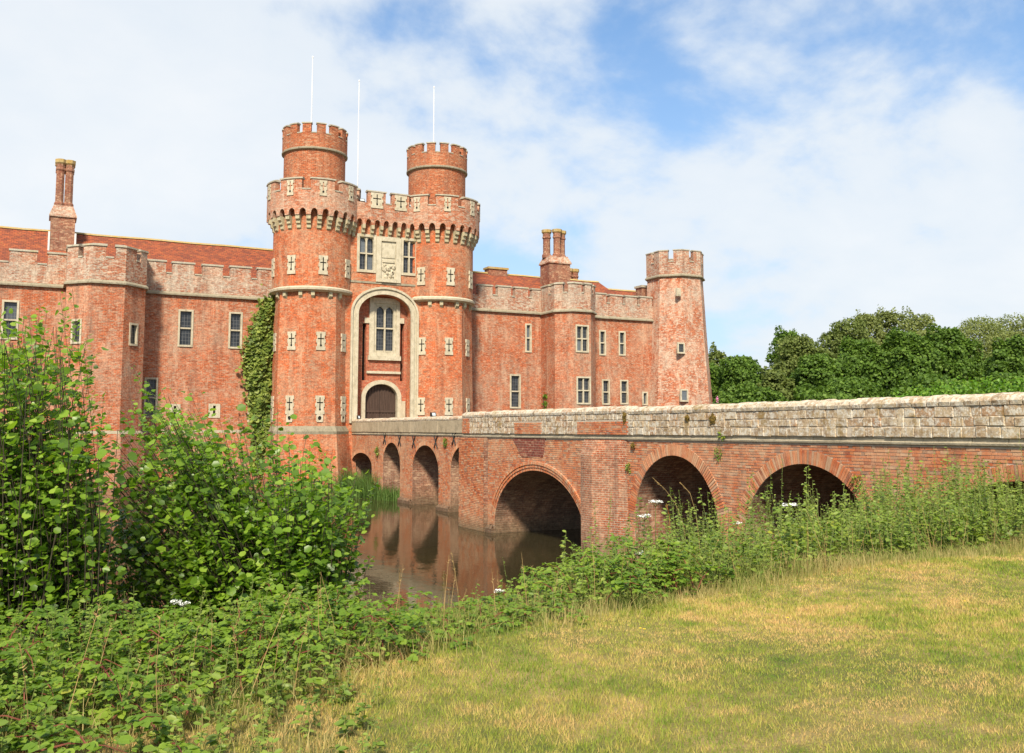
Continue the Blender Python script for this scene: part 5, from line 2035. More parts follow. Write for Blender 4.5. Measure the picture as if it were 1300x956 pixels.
def shrub(name, label, outline, Z, dZ, n_tips, leaves_per, leaf, sprigs, stems, group=None):
    base2 = np.mean(np.array(outline), 0)
    b0 = at_depth(base2[0], 700, Z)
    gz = float(ground_z(b0.x, b0.y))
    t = root(name, (b0.x, b0.y, gz), label, 'shrub', group)
    cen = sample_poly(outline, 85)
    k_ = RNG.integers(0, len(cen), n_tips)
    q = cen[k_] + RNG.normal(0, 1, (n_tips, 2)) * np.array([15, 13])
    hh = np.clip(RNG.random(len(cen))[k_] + RNG.normal(0, 0.12, n_tips), 0, 1)
    # deeper in the middle of the crown, thin at its rim
    zz = Z + dZ * (2 * hh - 1)
    tips = np.array([0, 0, EYE]) + RAYV(q[:, 0], q[:, 1]) * zz[:, None]
    if len(sprigs):
        rim = []
        for (xa, ya), (xb, yb) in zip(outline[:-1], outline[1:]):
            for q_ in range(max(1, int(math.hypot(xb - xa, yb - ya) / 14))):
                f_ = random.random()
                if ya < 705 and -60 < xa:
                    rim.append((xa + (xb - xa) * f_ + random.uniform(-10, 14), ya + (yb - ya) * f_ - random.uniform(-6, 26)))
        sp = np.array(list(sprigs) + rim, float)
        tips = np.concatenate([tips, np.array([0, 0, EYE]) + RAYV(sp[:, 0], sp[:, 1]) * (Z + RNG.uniform(-0.4, 0.4, len(sp)))[:, None]])
    tips[:, 2] = np.maximum(tips[:, 2], ground_z(tips[:, 0], tips[:, 1]) + 0.15)
    mb = MB()
    bases = []
    for i in range(stems):
        bx, by = b0.x + random.uniform(-1.0, 1.0), b0.y + random.uniform(-0.8, 0.8)
        bases.append(Vector((bx, by, float(ground_z(bx, by)) - 0.1)))
    pos, dr, nn, sz = [], [], [], []
    for k, tp in enumerate(tips):
        tip = Vector(tp)
        b = min(bases, key=lambda b_: (b_ - tip).length + random.uniform(0, 0.8))
        mid_ = b.lerp(tip, 0.45) + Vector((0, 0, 0.35)) + Vector((random.uniform(-.2, .2), random.uniform(-.2, .2), 0))
        curve = [b.lerp(mid_, s_).lerp(mid_.lerp(tip, s_), s_) for s_ in (0, .25, .5, .75, 1.0)]
        spr = k >= n_tips
        if k % 4 == 0 or spr:
            mb.tube(curve, [0.016, 0.012, 0.008, 0.004, 0.002], 4)
        else:
            mb.tube(curve[2:], [0.008, 0.005, 0.003], 3)
        axis = (curve[4] - curve[3]).normalized()
        n = leaves_per if not spr else int(leaves_per * 1.5)
        for j in range(n):
            s_ = random.random() ** 0.85
            c = curve[2].lerp(curve[3], s_ * 2) if s_ < 0.5 else curve[3].lerp(curve[4], s_ * 2 - 1)
            if not spr:
                c = c + Vector((random.gauss(0, 0.115), random.gauss(0, 0.115), random.gauss(0, 0.10)))
            ang = random.random() * 6.283
            o = Vector((math.cos(ang), math.sin(ang), random.uniform(-0.9, 0.4)))
            d = (o + axis * 0.5).normalized()
            up = Vector((random.gauss(0, 0.75), random.gauss(0, 0.75), 0.8)) + Vector(sun_dir) * 0.75
            pos.append(c + d * 0.015); dr.append(d); nn.append(up)
            sz.append(leaf * random.choice((0.4, 0.55, 0.7, 0.85, 0.95, 1.1, 1.3)) * random.uniform(0.8, 1.12) * (0.75 if spr and s_ > 0.8 else 1))
    mb.build('stems', 'bark', t)
    me = leaf_mesh('foliage', 'alder', np.array(pos) - np.array(OFF[t][:]), np.array(dr), np.array(nn), sz, aspect=0.85)
    tag(link('foliage', me, t), kind='stuff')
    return t


left_outline = [(-150, 375), (0, 393), (25, 408), (45, 402), (62, 432), (98, 440), (112, 465), (120, 505), (118, 560), (100, 600), (92, 650), (100, 760), (-150, 780)]
mid_outline = [(140, 650), (152, 610), (160, 560), (170, 515), (190, 512), (215, 520), (250, 548), (300, 552), (330, 548), (352, 555), (372, 575), (420, 600), (446, 618), (440, 650), (428, 690), (405, 735), (300, 752), (180, 752), (128, 740)]
shrub('alder_shrub', 'tall leafy green shrub with a sprig rising before the wall turret', left_outline, 9.6, 1.25, 800, 30, 0.080,
      [(76, 372), (92, 366), (60, 392), (98, 400), (112, 425), (30, 405), (120, 450), (84, 395), (10, 395), (72, 420)], 9, 'leafy shrubs on the moat bank')
shrub('alder_shrub', 'broad leafy green shrub in front of the ivy grown gate tower', mid_outline, 10.8, 1.35, 760, 30, 0.080,
      [(168, 465), (186, 478), (176, 490), (216, 500), (205, 492), (352, 500), (344, 515), (330, 525), (412, 575), (455, 597), (470, 622), (466, 640), (290, 530), (262, 528), (480, 605), (452, 655), (470, 705), (455, 700)], 9, 'leafy shrubs on the moat bank')

# ---- undergrowth on the bank: brambles, tall weeds, long grass
TOPX = [-200, 0, 60, 120, 200, 300, 400, 450, 500, 560, 620, 660, 700, 740, 780, 830, 880, 930, 1000, 1060, 1100, 1150, 1200, 1300, 1500]
TOPY = [735, 735, 725, 730, 738, 735, 725, 738, 762, 766, 758, 745, 722, 690, 672, 650, 648, 642, 615, 603, 595, 585, 575, 572, 560]


def bank_points(n, x0, x1, s0, s1):
    x = RNG.uniform(x0, x1, n)
    s_ = s0 + (s1 - s0) * RNG.random(n)
    y = np.interp(x, EX, EYV) + s_
    return x, y, s_


def allowed_top(x, y, z):
    px, py, Z = to_px(np.stack([x, y, z], 1))
    return EYE - (np.interp(px, TOPX, TOPY) - HORIZON) * Z / F_PX, px


def make_bank():
    # -- tall weeds (nettles, willowherb)
    x, y, s_ = bank_points(3600, 3.0, 21.0, 0.3, 4.6)
    z = ground_z(x, y)
    top, px = allowed_top(x, y, z)
    keep = (px > 590) & (x < BX - 0.25)
    x, y, z, top, s_, px = x[keep], y[keep], z[keep], top[keep], s_[keep], px[keep]
    h = np.clip((top - z) * RNG.uniform(0.5, 1.0, len(x)) * (0.86 + 0.3 * np.sin(x * 2.3 + 1.7 * np.sin(y * 1.9)) * np.cos(y * 2.1 - x * 0.7)) + np.where(RNG.random(len(x)) < 0.16, RNG.uniform(0.1, 0.5, len(x)), 0.0), 0.16, 2.2) * np.clip(0.45 + s_ * 0.5, 0.45, 1)
    pos, dr, nn, sz, rn = [], [], [], [], []
    st = MB()
    for i in range(len(x)):
        b = Vector((x[i], y[i], z[i] - 0.03))
        lean = Vector((random.gauss(0, 0.10), random.gauss(0, 0.10), 1)) * h[i]
        tip = b + lean
        st.tube([b, b.lerp(tip, 0.5) + Vector((random.gauss(0, .02), random.gauss(0, .02), 0)), tip], [0.006, 0.005, 0.002], 3)
        n = int(6 + h[i] * 26)
        tone = random.random() ** 0.8
        kind = random.choice((0.6, 0.8, 1.0, 1.0, 1.2))
        for j in range(n):
            f = (j + random.random()) / n
            c = b.lerp(tip, 0.12 + 0.88 * f)
            ang = random.random() * 6.283
            d = Vector((math.cos(ang), math.sin(ang), random.uniform(-0.45, 0.45)))
            pos.append(c); dr.append(d)
            nn.append(Vector((random.gauss(0, .6), random.gauss(0, .6), 0.9)) + sun_dir * 0.6)
            sz.append(random.uniform(0.045, 0.115) * (1.15 - 0.6 * f) * kind)
            rn.append(min(1, max(0, 0.55 * tone + 0.45 * random.random())))
    tag(st.build('weed_stems', 'weed_stem'), 'thin upright stems of the tall weeds by the bridge arches', 'weeds', kind='stuff')
    o = link('tall_weeds', leaf_mesh('tall_weeds', 'weed', np.array(pos), np.array(dr), np.array(nn), sz, 'ovate', np.array(rn), 0.55))
    tag(o, 'dense tall green weeds growing on the bank below the bridge arches', 'weeds', kind='stuff')

    # -- brambles: arching canes with leaflets in threes
    x, y, s_ = bank_points(600, -5.0, 6.4, 0.1, 3.4)
    x2, y2, s3 = bank_points(110, -5.0, 0.9, -1.7, 0.3)
    x, y, s_ = np.concatenate([x, x2]), np.concatenate([y, y2]), np.concatenate([s_, s3])
    z = ground_z(x, y)
    top, px = allowed_top(x, y, z)
    pos, dr, nn, sz, rn = [], [], [], [], []
    cn = MB()
    for i in range(len(x)):
        h = min(1.15, max(0.16, (top[i] - z[i]) * random.uniform(0.6, 1.0))) * min(1, max(0.3, 0.5 + s_[i] * 0.5))
        b = Vector((x[i], y[i], z[i] - 0.02))
        ang = random.random() * 6.283
        reach = random.uniform(0.3, 0.8)
        e = b + Vector((math.cos(ang) * reach, math.sin(ang) * reach, h * random.uniform(0.3, 0.8)))
        m_ = b + Vector((math.cos(ang) * reach * 0.4, math.sin(ang) * reach * 0.4, h * 1.35))
        cur = [b.lerp(m_, q).lerp(m_.lerp(e, q), q) for q in (0, .2, .4, .6, .8, 1)]
        cn.tube(cur, [0.007, 0.006, 0.005, 0.004, 0.003, 0.002], 4)
        tone = random.random()
        for j in range(int(18 + 16 * h)):
            q = random.uniform(0.15, 1) * 5
            k = min(4, int(q)); c = cur[k].lerp(cur[k + 1], q - k)
            a2 = random.random() * 6.283
            out2 = Vector((math.cos(a2), math.sin(a2), random.uniform(-0.1, 0.6))).normalized()
            c2 = c + out2 * random.uniform(0.03, 0.13)
            up = Vector((random.gauss(0, .3), random.gauss(0, .3), 1)) + sun_dir * 0.3
            L_ = random.choice((0.03, 0.04, 0.05, 0.06, 0.07))
            for da in (-0.95, 0, 0.95):
                d = Vector((math.cos(a2 + da), math.sin(a2 + da), random.uniform(-0.4, 0.1)))
                pos.append(c2); dr.append(d); nn.append(up); sz.append(L_ * (1.1 if da == 0 else 0.9)); rn.append(min(1, 0.5 * tone + 0.5 * random.random()))
    tag(cn.build('bramble_canes', 'cane'), 'thin arching reddish bramble canes beneath the leafy shrubs', 'brambles', kind='stuff')
    o = link('brambles', leaf_mesh('brambles', 'bramble', np.array(pos), np.array(dr), np.array(nn), sz, 'ovate', np.array(rn), 0.7))
    tag(o, 'low tangled green brambles below the leafy shrubs', 'brambles', kind='stuff')

    # -- mixed rough herbs between the brambles and the lawn
    x, y, s_ = bank_points(2300, -5.0, 5.5, -2.0, 2.4)
    keep = (s_ > 0.0) | (x < 1.9 - 0.3 * RNG.random(len(x)))
    x, y, s_ = x[keep], y[keep], s_[keep]
    z = ground_z(x, y)
    top, px = allowed_top(x, y, z)
    pos, dr, nn, sz, rn = [], [], [], [], []
    st = MB()
    for i in range(len(x)):
        h = min(0.95, max(0.10, (top[i] - z[i]) * random.uniform(0.35, 1.05))) * min(1, max(0.28, 0.6 + 0.35 * s_[i]))
        b = Vector((x[i], y[i], z[i] - 0.02))
        tip = b + Vector((random.gauss(0, 0.16), random.gauss(0, 0.16), 1)) * h
        st.tube([b, b.lerp(tip, 0.5), tip], [0.004, 0.003, 0.0015], 3)
        tone = random.random()
        k_ = random.choice((0.5, 0.7, 0.9, 1.2))
        for j in range(int(9 + h * 26)):
            f = random.uniform(0.1, 1)
            a2 = random.random() * 6.283
            pos.append(b.lerp(tip, f)); dr.append((math.cos(a2), math.sin(a2), random.uniform(-0.4, 0.6)))
            nn.append(Vector((random.gauss(0, .5), random.gauss(0, .5), 1)) + sun_dir * 0.3)
            sz.append(random.uniform(0.03, 0.075) * k_ * (1.1 - 0.4 * f)); rn.append(min(1, 0.6 * tone + 0.45 * random.random()))
    tag(st.build('herb_stems', 'weed_stem'), 'thin stalks of the mixed herbs around the brambles', 'herbs', kind='stuff')
    o = link('mixed_herbs', leaf_mesh('mixed_herbs', 'weed', np.array(pos), np.array(dr), np.array(nn), sz, 'ovate', np.array(rn), 0.5))
    tag(o, 'pale mixed herbs growing between the brambles and the lawn', 'herbs', kind='stuff')
    # -- dry stalks standing in the herbs
    x, y, s_ = bank_points(420, -4.0, 18.0, -0.5, 1.6)
    keep = (s_ > 0.1) | (x < 1.6)
    x, y = x[keep], y[keep]
    z = ground_z(x, y)
    dm = MB()
    for i in range(len(x)):
        h = random.uniform(0.25, 0.75)
        b = Vector((x[i], y[i], z[i] - 0.02))
        tip = b + Vector((random.gauss(0, 0.2), random.gauss(0, 0.2), 1)) * h
        dm.tube([b, b.lerp(tip, 0.55) + Vector((random.gauss(0, .01), random.gauss(0, .01), 0)), tip], [0.0028, 0.0022, 0.0012], 3)
        for j in range(8):
            c = b.lerp(tip, random.uniform(0.75, 1)); d = Vector((random.gauss(0, 1), random.gauss(0, 1), 1.2)).normalized()
            w = d.orthogonal().normalized() * 0.003
            dm.face([c - w, c + w, c + d * 0.03])
    tag(dm.build('dry_stalks', 'dry_stem'), 'thin dry straw stalks standing among the bank weeds', 'dry grass', kind='stuff')

    # -- yellowing leaves low on the bank
    x, y, s_ = bank_points(75, 6.5, 13.0, 0.25, 1.2)
    z = ground_z(x, y)
    pos, dr, nn, sz = [], [], [], []
    for i in range(len(x)):
        for j in range(16):
            a2 = random.random() * 6.283
            pos.append((x[i] + random.gauss(0, .10), y[i] + random.gauss(0, .10), z[i] + random.uniform(0.1, 0.62)))
            dr.append((math.cos(a2), math.sin(a2), random.uniform(-.5, .3)))
            nn.append(Vector((random.gauss(0, .4), random.gauss(0, .4), 1)))
            sz.append(random.uniform(0.035, 0.07))
    o = link('yellowing_weeds', leaf_mesh('yellowing_weeds', 'yellow_leaf', np.array(pos), np.array(dr), np.array(nn), sz, 'ovate', None, 0.7))
    tag(o, 'yellowing leafy weeds along the edge of the mown lawn', 'weeds', kind='stuff')

    # -- long grass along the edge of the mown lawn and among the weeds
    n = 34000
    x = RNG.uniform(-4, 20, n)
    s2 = np.where(x < 1.5, RNG.uniform(-1.8, 0.8, n), RNG.normal(0.4, 0.45, n))
    y = np.interp(x, EX, EYV) + s2
    z = ground_z(x, y)
    clump = 0.5 + 0.5 * np.sin(x * 2.1 + np.sin(y * 3) * 2) * np.cos(y * 1.7 + x)
    h = RNG.uniform(0.06, 0.22, n) * (0.6 + 1.1 * clump) * np.clip(1.0 + s2 * 0.4, 0.35, 1.5)
    o = link('long_grass', blades_mesh('long_grass', 'long_grass', np.stack([x, y, z - 0.01], 1), h, RNG.uniform(0.004, 0.008, n), 0.5))
    tag(o, 'long uncut grass between the lawn and the bank', 'grass', kind='stuff')

    # -- mown lawn
    n = 1150000
    x = RNG.uniform(-5, 16, n)
    y = RNG.uniform(1.2, 9.6, n)
    sd = y - np.interp(x, EX, EYV)
    r_ = np.hypot(x, y)
    ok = (sd < 0.4) & (RNG.random(n) < np.clip(1.3 - 0.075 * r_, 0.25, 1)) & (y > 1.2 + 0.0 * x)
    x, y, r_ = x[ok], y[ok], r_[ok]
    z = ground_z(x, y)
    tuft = np.sin(x * 5.1 + 2 * np.sin(y * 3.3)) * np.cos(y * 4.7 + 1.5 * np.sin(x * 2.9))
    h = RNG.uniform(0.016, 0.042, len(x)) * (0.85 + 0.25 * np.sin(x * 1.3 + 2 * np.sin(y * 0.9))) * (1 + 0.5 * np.clip(tuft, 0, 1) ** 2)
    wd = RNG.uniform(0.0030, 0.0052, len(x)) * np.clip(r_ / 5.5, 1, 2.2)
    o = link('lawn_grass', turf_mesh('lawn_grass', 'lawn', np.stack([x, y, z - 0.002], 1), h, wd, 0.9, RNG.random(len(x))))
    tag(o, 'short mown lawn grass with dry straw coloured patches', 'grass', kind='stuff')


make_bank()


def reeds(label, pts, n, hmin, hmax):
    P = np.array(pts, float)
    k = RNG.integers(0, len(P), n)
    x = P[k, 0] + RNG.normal(0, 0.35, n); y = P[k, 1] + RNG.normal(0, 0.6, n)
    o = link('reed_clump', blades_mesh('reed_clump', 'reed', np.stack([x, y, np.full(n, -0.05)], 1), RNG.uniform(hmin, hmax, n), RNG.uniform(0.025, 0.05, n), 0.45))
    tag(o, label, 'reeds')
    o['kind'] = 'stuff'


reeds('tall green reeds in the water under the low arch by the gate tower', [(19.5, 62.5), (19.2, 63.6), (19.4, 64.8), (18.8, 65.2), (19.7, 61.2), (19.9, 60.2)], 1500, 0.8, 2.1)
reeds('short green reeds at the foot of the second arch from the gate tower', [(20.0, 58.6), (20.2, 57.6), (20.6, 56.9)], 420, 0.5, 1.2)


# ---- flowers and single stems on the bank
def umbel(px, py, Z, r, label):
    tip = at_depth(px, py, Z)
    bx, by = tip.x + random.uniform(-0.06, 0.06), tip.y + random.uniform(-0.06, 0.06)
    gz = float(ground_z(bx, by))
    t = root('hogweed_flower', (bx, by, gz), label, 'flower', 'white umbel flowers on the bank')
    mb = MB()
    j0 = tip - Vector((0, 0, r * 0.7))
    mb.tube([(bx, by, gz - 0.02), Vector((bx, by, gz)).lerp(j0, 0.6), j0], [0.007, 0.006, 0.004], 4)
    heads = []
    for k in range(9):
        a = k * 2.4; rr = r * math.sqrt((k + 0.3) / 9)
        c = tip + Vector((math.cos(a) * rr, math.sin(a) * rr, random.uniform(-0.012, 0.012)))
        heads.append(c)
        mb.tube([j0, c], [0.003, 0.002], 3)
    mb.build('stem', 'weed_stem', t)
    hb = MB()
    for c in heads:
        for q in range(12):
            o = c + Vector((random.gauss(0, r * 0.17), random.gauss(0, r * 0.17), random.uniform(-0.006, 0.012)))
            s_ = r * random.uniform(0.09, 0.15)
            rot = random.random() * 6.28
            tl = Vector((random.gauss(0, .3), random.gauss(0, .3), 0))
            hb.face([o + Vector((s_ * math.cos(rot + i * 1.2566), s_ * math.sin(rot + i * 1.2566), s_ * (tl.x * math.cos(rot + i * 1.2566) + tl.y * math.sin(rot + i * 1.2566)))) for i in range(5)])
    hb.build('flower_head', 'petal', t)


for px_, py_, Z_, r_, lb in ((832, 637, 12.5, 0.10, 'wide white umbel flower on a tall stem before the second arch'),
                             (818, 655, 12.2, 0.09, 'white umbel flower standing lower beside the widest umbel'),
                             (1003, 641, 14.5, 0.13, 'white umbel flower before the dark arch with the single thick brick ring'),
                             (811, 702, 11.0, 0.055, 'small white umbel flower low before the brick pier'),
                             (935, 664, 13.0, 0.07, 'small flat white umbel flower before the pier between two arches'),
                             (633, 750, 9.4, 0.055, 'small white umbel flower over the brown water edge'),
                             (493, 786, 8.4, 0.055, 'small white umbel flower in grass by the brambles'),
                             (222, 764, 8.2, 0.05, 'white umbel flower among the brambles below the broad shrub'),
                             (233, 767, 8.1, 0.045, 'smaller white umbel flower touching another among the brambles')):
    umbel(px_, py_, Z_, r_, lb)


def grass_stem(pts, Z, label, mat='dry_stem'):
    P = [at_depth(a, b, Z) for a, b in pts]
    base = Vector((P[-1].x, P[-1].y, float(ground_z(P[-1].x, P[-1].y))))
    t = root('grass_stem', base, label, 'grass stem', 'tall dry grass stems')
    mb = MB()
    chain = [base] + P[::-1]
    mb.tube(chain, [0.003] * len(chain), 4)
    mb.build('stalk', mat, t)
    hb = MB()
    a, b = P[0], P[1]
    for k in range(40):
        c = a.lerp(b, random.random())
        d = (a - b).normalized() + Vector((random.gauss(0, .35), random.gauss(0, .35), random.gauss(0, .35)))
        d.normalize()
        s_ = d.orthogonal().normalized() * 0.004
        hb.face([c - s_, c + s_, c + d * 0.035])
    hb.build('seed_head', mat, t)


grass_stem([(829, 607), (845, 622), (858, 640), (868, 668), (872, 700)], 12.4, 'arching dry grass stem leaning across the second arch')
grass_stem([(863, 612), (876, 626), (883, 650), (888, 690)], 12.6, 'upright dry grass stem with bent tip before the second arch')
grass_stem([(846, 640), (850, 655), (851, 690)], 12.2, 'short rust coloured grass stem before the second arch', 'rust_stem')
grass_stem([(508, 722), (507, 745), (506, 790)], 8.6, 'dry grass stem standing before the brown water', 'dry_stem')


def dock(px, py, Z, h, label):
    b = at_depth(px, py, Z)
    gz = float(ground_z(b.x, b.y))
    t = root('dock_plant', (b.x, b.y, gz), label, 'dock plant', 'rusty dock plants')
    mb, sb = MB(), MB()
    for k in range(4):
        e = Vector((b.x + random.gauss(0, .07), b.y + random.gauss(0, .07), gz + h * random.uniform(0.75, 1)))
        s0 = Vector((b.x, b.y, gz))
        mb.tube([s0, s0.lerp(e, 0.5), e], [0.005, 0.004, 0.002], 4)
        for q in range(70):
            c = s0.lerp(e, random.uniform(0.35, 1))
            d = Vector((random.gauss(0, 1), random.gauss(0, 1), random.gauss(0, .6))).normalized()
            s_ = d.orthogonal().normalized() * 0.006
            o = c + d * 0.02
            sb.face([o - s_, o + d * 0.008, o + s_, o - d * 0.008])
    mb.build('stalks', 'rust_stem', t)
    sb.build('seed_heads', 'rust_stem', t)


dock(170, 830, 7.2, 0.62, 'rusty orange dock plant amid the brambles')
dock(150, 840, 7.0, 0.5, 'shorter rusty dock plant next to another in the brambles')
dock(478, 770, 8.8, 0.5, 'brownish dock plant at the edge of the water')


# ---- small plants rooted in the masonry
def wall_plant(px, py, X, r, n, leaf, label, mat='weed', shape='ovate', hang=0.0, z_top=None):
    c = on_x(px, py, X)
    t = root('wall_plant', (X, c.y, c.z), label, 'wall plant', 'plants rooted in the masonry')
    d = unit(n); d[:, 0] = -np.abs(d[:, 0]) * 0.8
    pos = d * (RNG.random(n) ** 0.5 * r)[:, None] * np.array([0.7, 1, 1])
    pos[:, 2] -= hang * r * RNG.random(n)
    nn = unit(n) * 0.5 + np.array([-0.4, -0.2, 0.8])
    tag(link('foliage', leaf_mesh('foliage', mat, pos, d + unit(n) * 0.3, nn, RNG.uniform(0.6, 1.1, n) * leaf, shape), t), kind='stuff')
    mb = MB()
    for k in range(7):
        q = Vector(pos[k * (n // 8)])
        mb.tube([(0.02, 0, 0), q * 0.5, q], [0.006, 0.004, 0.002], 3)
    link('stems', mb.mesh('stems', 'weed_stem'), t)


wall_plant(799, 594, BX, 0.17, 90, 0.06, 'green fern like tuft on the brick pier between two arches')
wall_plant(913, 573, BX, 0.18, 70, 0.08, 'thin pale green tuft under the parapet between two arches', 'hedge', 'lance', 0.6)
wall_plant(566, 562, CX0, 0.26, 140, 0.08, 'round green cushion plant on the narrow bridge wall by an iron tie', 'weed')
wall_plant(480, 571, CX0, 0.32, 120, 0.10, 'green plant hanging above the low arch by the gate tower', 'weed', 'ovate', 0.8)
wall_plant(393 + 22, 553, 18.35, 0.5, 160, 0.12, 'dark green plant clinging to the base of the ivy grown tower', 'ivy', 'ovate', 0.6)
wall_plant(917, 553, BX - 0.05, 0.16, 40, 0.10, 'yellow grass tuft on the bridge string course', 'yellow_leaf', 'lance')
wall_plant(1088, 614, BX, 0.2, 70, 0.07, 'weedy tuft on the brick wall beside the thick ringed arch', 'weed')

def moss(px, py, w, h, label):
    c = on_x(px, py, BX - 0.085)
    n = 700
    t = root('moss_patch', (BX - 0.085, c.y, c.z), label, 'moss', 'moss patches on the bridge parapet')
    a = RNG.random(n) * 2 * np.pi
    r = np.sqrt(RNG.random(n)) * (0.7 + 0.3 * np.sin(3 * a + px) * np.cos(2 * a))
    pos = np.stack([-RNG.random(n) * 0.035 * (1.1 - r), np.cos(a) * r * w, np.sin(a) * r * h], 1)
    nn = np.array([-1.0, -0.2, 0.5]) + unit(n) * 0.7
    tag(link('cushion', leaf_mesh('cushion', 'moss', pos, unit(n), nn, RNG.uniform(0.02, 0.045, n), 'tuft'), t), kind='stuff')


moss(905, 533, 0.20, 0.20, 'large brown moss patch on the parapet stones near the pink flower')
moss(793, 530, 0.14, 0.30, 'tall brown moss streak on the parapet beside the brick patch')
moss(872, 531, 0.13, 0.12, 'small brown moss patch on the parapet over the second arch')
moss(803, 566, 0.16, 0.12, 'brown moss patch under the parapet on the brick pier')

c_ = on_x(911, 508, BX + 0.15)
t_ = root('pink_flower', (BX + 0.15, c_.y, 5.24), 'tiny pink flower growing out of the bridge coping', 'flower')
mb = MB(); mb.tube([(BX + 0.15, c_.y, 5.22), (BX + 0.14, c_.y, 5.38)], [0.006, 0.004], 4); mb.build('stem', 'weed_stem', t_)
mb = MB()
for k in range(60):
    o_ = Vector((BX + 0.14, c_.y, 5.40)) + Vector((random.gauss(0, .014), random.gauss(0, .014), random.gauss(0, .03)))
    u_ = Vector(RNG.normal(size=3)).normalized() * 0.014; w_ = u_.orthogonal()
    mb.face([o_ - u_, o_ - w_, o_ + u_, o_ + w_])
mb.build('blossom', 'pink_petal', t_)

# ---- ivy on the wing beside the gate tower
ivy_poly = [(344, 376), (352, 373), (357, 400), (358, 470), (352, 590), (326, 600), (318, 515), (311, 470), (312, 440), (322, 412), (331, 388)]
q_ = sample_poly(ivy_poly, 5200)
q_ = q_ + RNG.normal(0, 1, q_.shape) * np.array([3.2, 4.0]) * (1 + 1.5 * (RNG.random((len(q_), 1)) < 0.12))
q_ = q_[q_[:, 0] < 357 - 4 * RNG.random(len(q_))]
d_ = RAYV(q_[:, 0], q_[:, 1])
yy = np.full(len(q_), 68.75)
pos_ = np.array([0, 0, EYE]) + d_ * (yy / d_[:, 1])[:, None]
bul = 0.35 * np.sin(np.clip((pos_[:, 0] - 13.2) / 2.2, 0, 1) * math.pi) + 0.15 * np.sin(pos_[:, 2] * 2.2 + 3 * np.sin(pos_[:, 0] * 2))
pos_[:, 1] = 68.85 - RNG.random(len(q_)) * 0.25 - np.clip(bul, 0, 1)
o_n = np.array([-0.2, -0.8, 0.5]) + unit(len(q_)) * 0.6
t_ = root('ivy', (14.3, 68.7, 0), 'green ivy climbing the wall in the corner beside the gate tower', 'ivy')
tag(link('foliage', leaf_mesh('foliage', 'ivy', pos_ - np.array([14.3, 68.7, 0]), unit(len(q_)) * 0.7 + np.array([0, -0.2, -0.6]), o_n, RNG.uniform(0.16, 0.32, len(q_)), 'ovate', None, 0.95), t_), kind='stuff')
mb = MB()
for k in range(7):
    x_ = 13.6 + 0.26 * k
    mb.tube([(14.5, 68.85, 0), (x_ + 0.2, 68.85, 4.5), (x_, 68.85, 8), (x_ + 0.3, 68.85, 11 + 0.3 * k)], [0.07, 0.05, 0.035, 0.015], 5)
mb.build('stems', 'bark', t_)


# ---- trees
def tree(px, top, Z, hw_px, mat, label, name='broadleaf_tree', n=18000, size=0.29, lobes=30, low=0.06, group='trees beyond the bridge', rise=0.0):
    c = at_depth(px, 540, Z)
    gz = float(ground_z(c.x, c.y)) + rise
    zt = EYE + (HORIZON - top + 9) * Z / F_PX
    R_ = hw_px * Z / F_PX
    H = zt - gz
    t = root(name, (c.x, c.y, gz), label, 'tree', group)
    lob = []
    zc = H * (low + 1) / 2
    hz = H * (1 - low) / 2
    for k in range(lobes):
        d = Vector(RNG.normal(size=3)); d.normalize()
        f = random.uniform(0.30, 0.74)
        p_ = Vector((d.x * R_ * f, d.y * R_ * f, zc + d.z * hz * f))
        r_ = random.uniform(0.24, 0.42) * (0.5 * min(R_, hz) + 0.5 * R_)
        lob.append((p_, r_))
    lob.append((Vector((0, 0, zc + hz * 0.62)), 0.36 * min(R_, hz)))
    P, D, N, Sz = [], [], [], []
    per = n // len(lob)
    for p_, r_ in lob:
        u = unit(per)
        u[:, 2] = np.where(u[:, 2] < -0.35, -u[:, 2], u[:, 2])
        rad = r_ * (0.72 + 0.36 * RNG.random(per) ** 0.6)
        # ripple the lobe so that its outline breaks up
        rad *= 1 + 0.16 * np.sin(u[:, 0] * 9 + p_.x * 3) * np.cos(u[:, 1] * 8 + p_.z * 2)
        q = u * rad[:, None] * np.array([1.1, 1.1, 0.82]) + np.array(p_[:])
        P.append(q); N.append(u + unit(per) * 0.75 + np.array([0, 0, 0.35])); D.append(unit(per)); Sz.append(RNG.uniform(0.5, 1.15, per) * size)
    # a loose skin of leaves over the whole crown joins the boughs
    k_ = n // 3
    u = unit(k_)
    u[:, 2] = np.where(u[:, 2] < -0.5, -u[:, 2], u[:, 2])
    rip = 0.80 + 0.13 * np.sin(u[:, 0] * 7 + px) * np.cos(u[:, 1] * 6 + top) + 0.10 * np.sin(u[:, 2] * 11 + u[:, 0] * 5) - 0.12 * RNG.random(k_)
    P.append(u * rip[:, None] * np.array([R_, R_, hz]) + np.array([0, 0, zc])); N.append(u + unit(k_) * 0.8 + np.array([0, 0, 0.3])); D.append(unit(k_)); Sz.append(RNG.uniform(0.5, 1.2, k_) * size)
    me = leaf_mesh('crown', mat, np.concatenate(P), np.concatenate(D), np.concatenate(N), np.concatenate(Sz), 'tuft')
    tag(link('crown', me, t), kind='stuff')
    mb = MB()
    mb.tube([(0, 0, -0.3), (0.1, 0, H * 0.25), (0, 0.1, H * 0.55), (0.1, 0, H * 0.85)], [0.035 * H * 0.6, 0.028 * H * 0.6, 0.018 * H * 0.6, 0.03], 7)
    for p_, r_ in lob[:10]:
        s0 = Vector((0.05, 0.05, H * random.uniform(0.18, 0.5)))
        mb.tube([s0, s0.lerp(p_, 0.5) + Vector((0, 0, -0.1)), p_], [0.012 * H * 0.6, 0.008 * H * 0.6, 0.02], 5)
    link('trunk', mb.mesh('trunk', 'bark'), t)
    return t


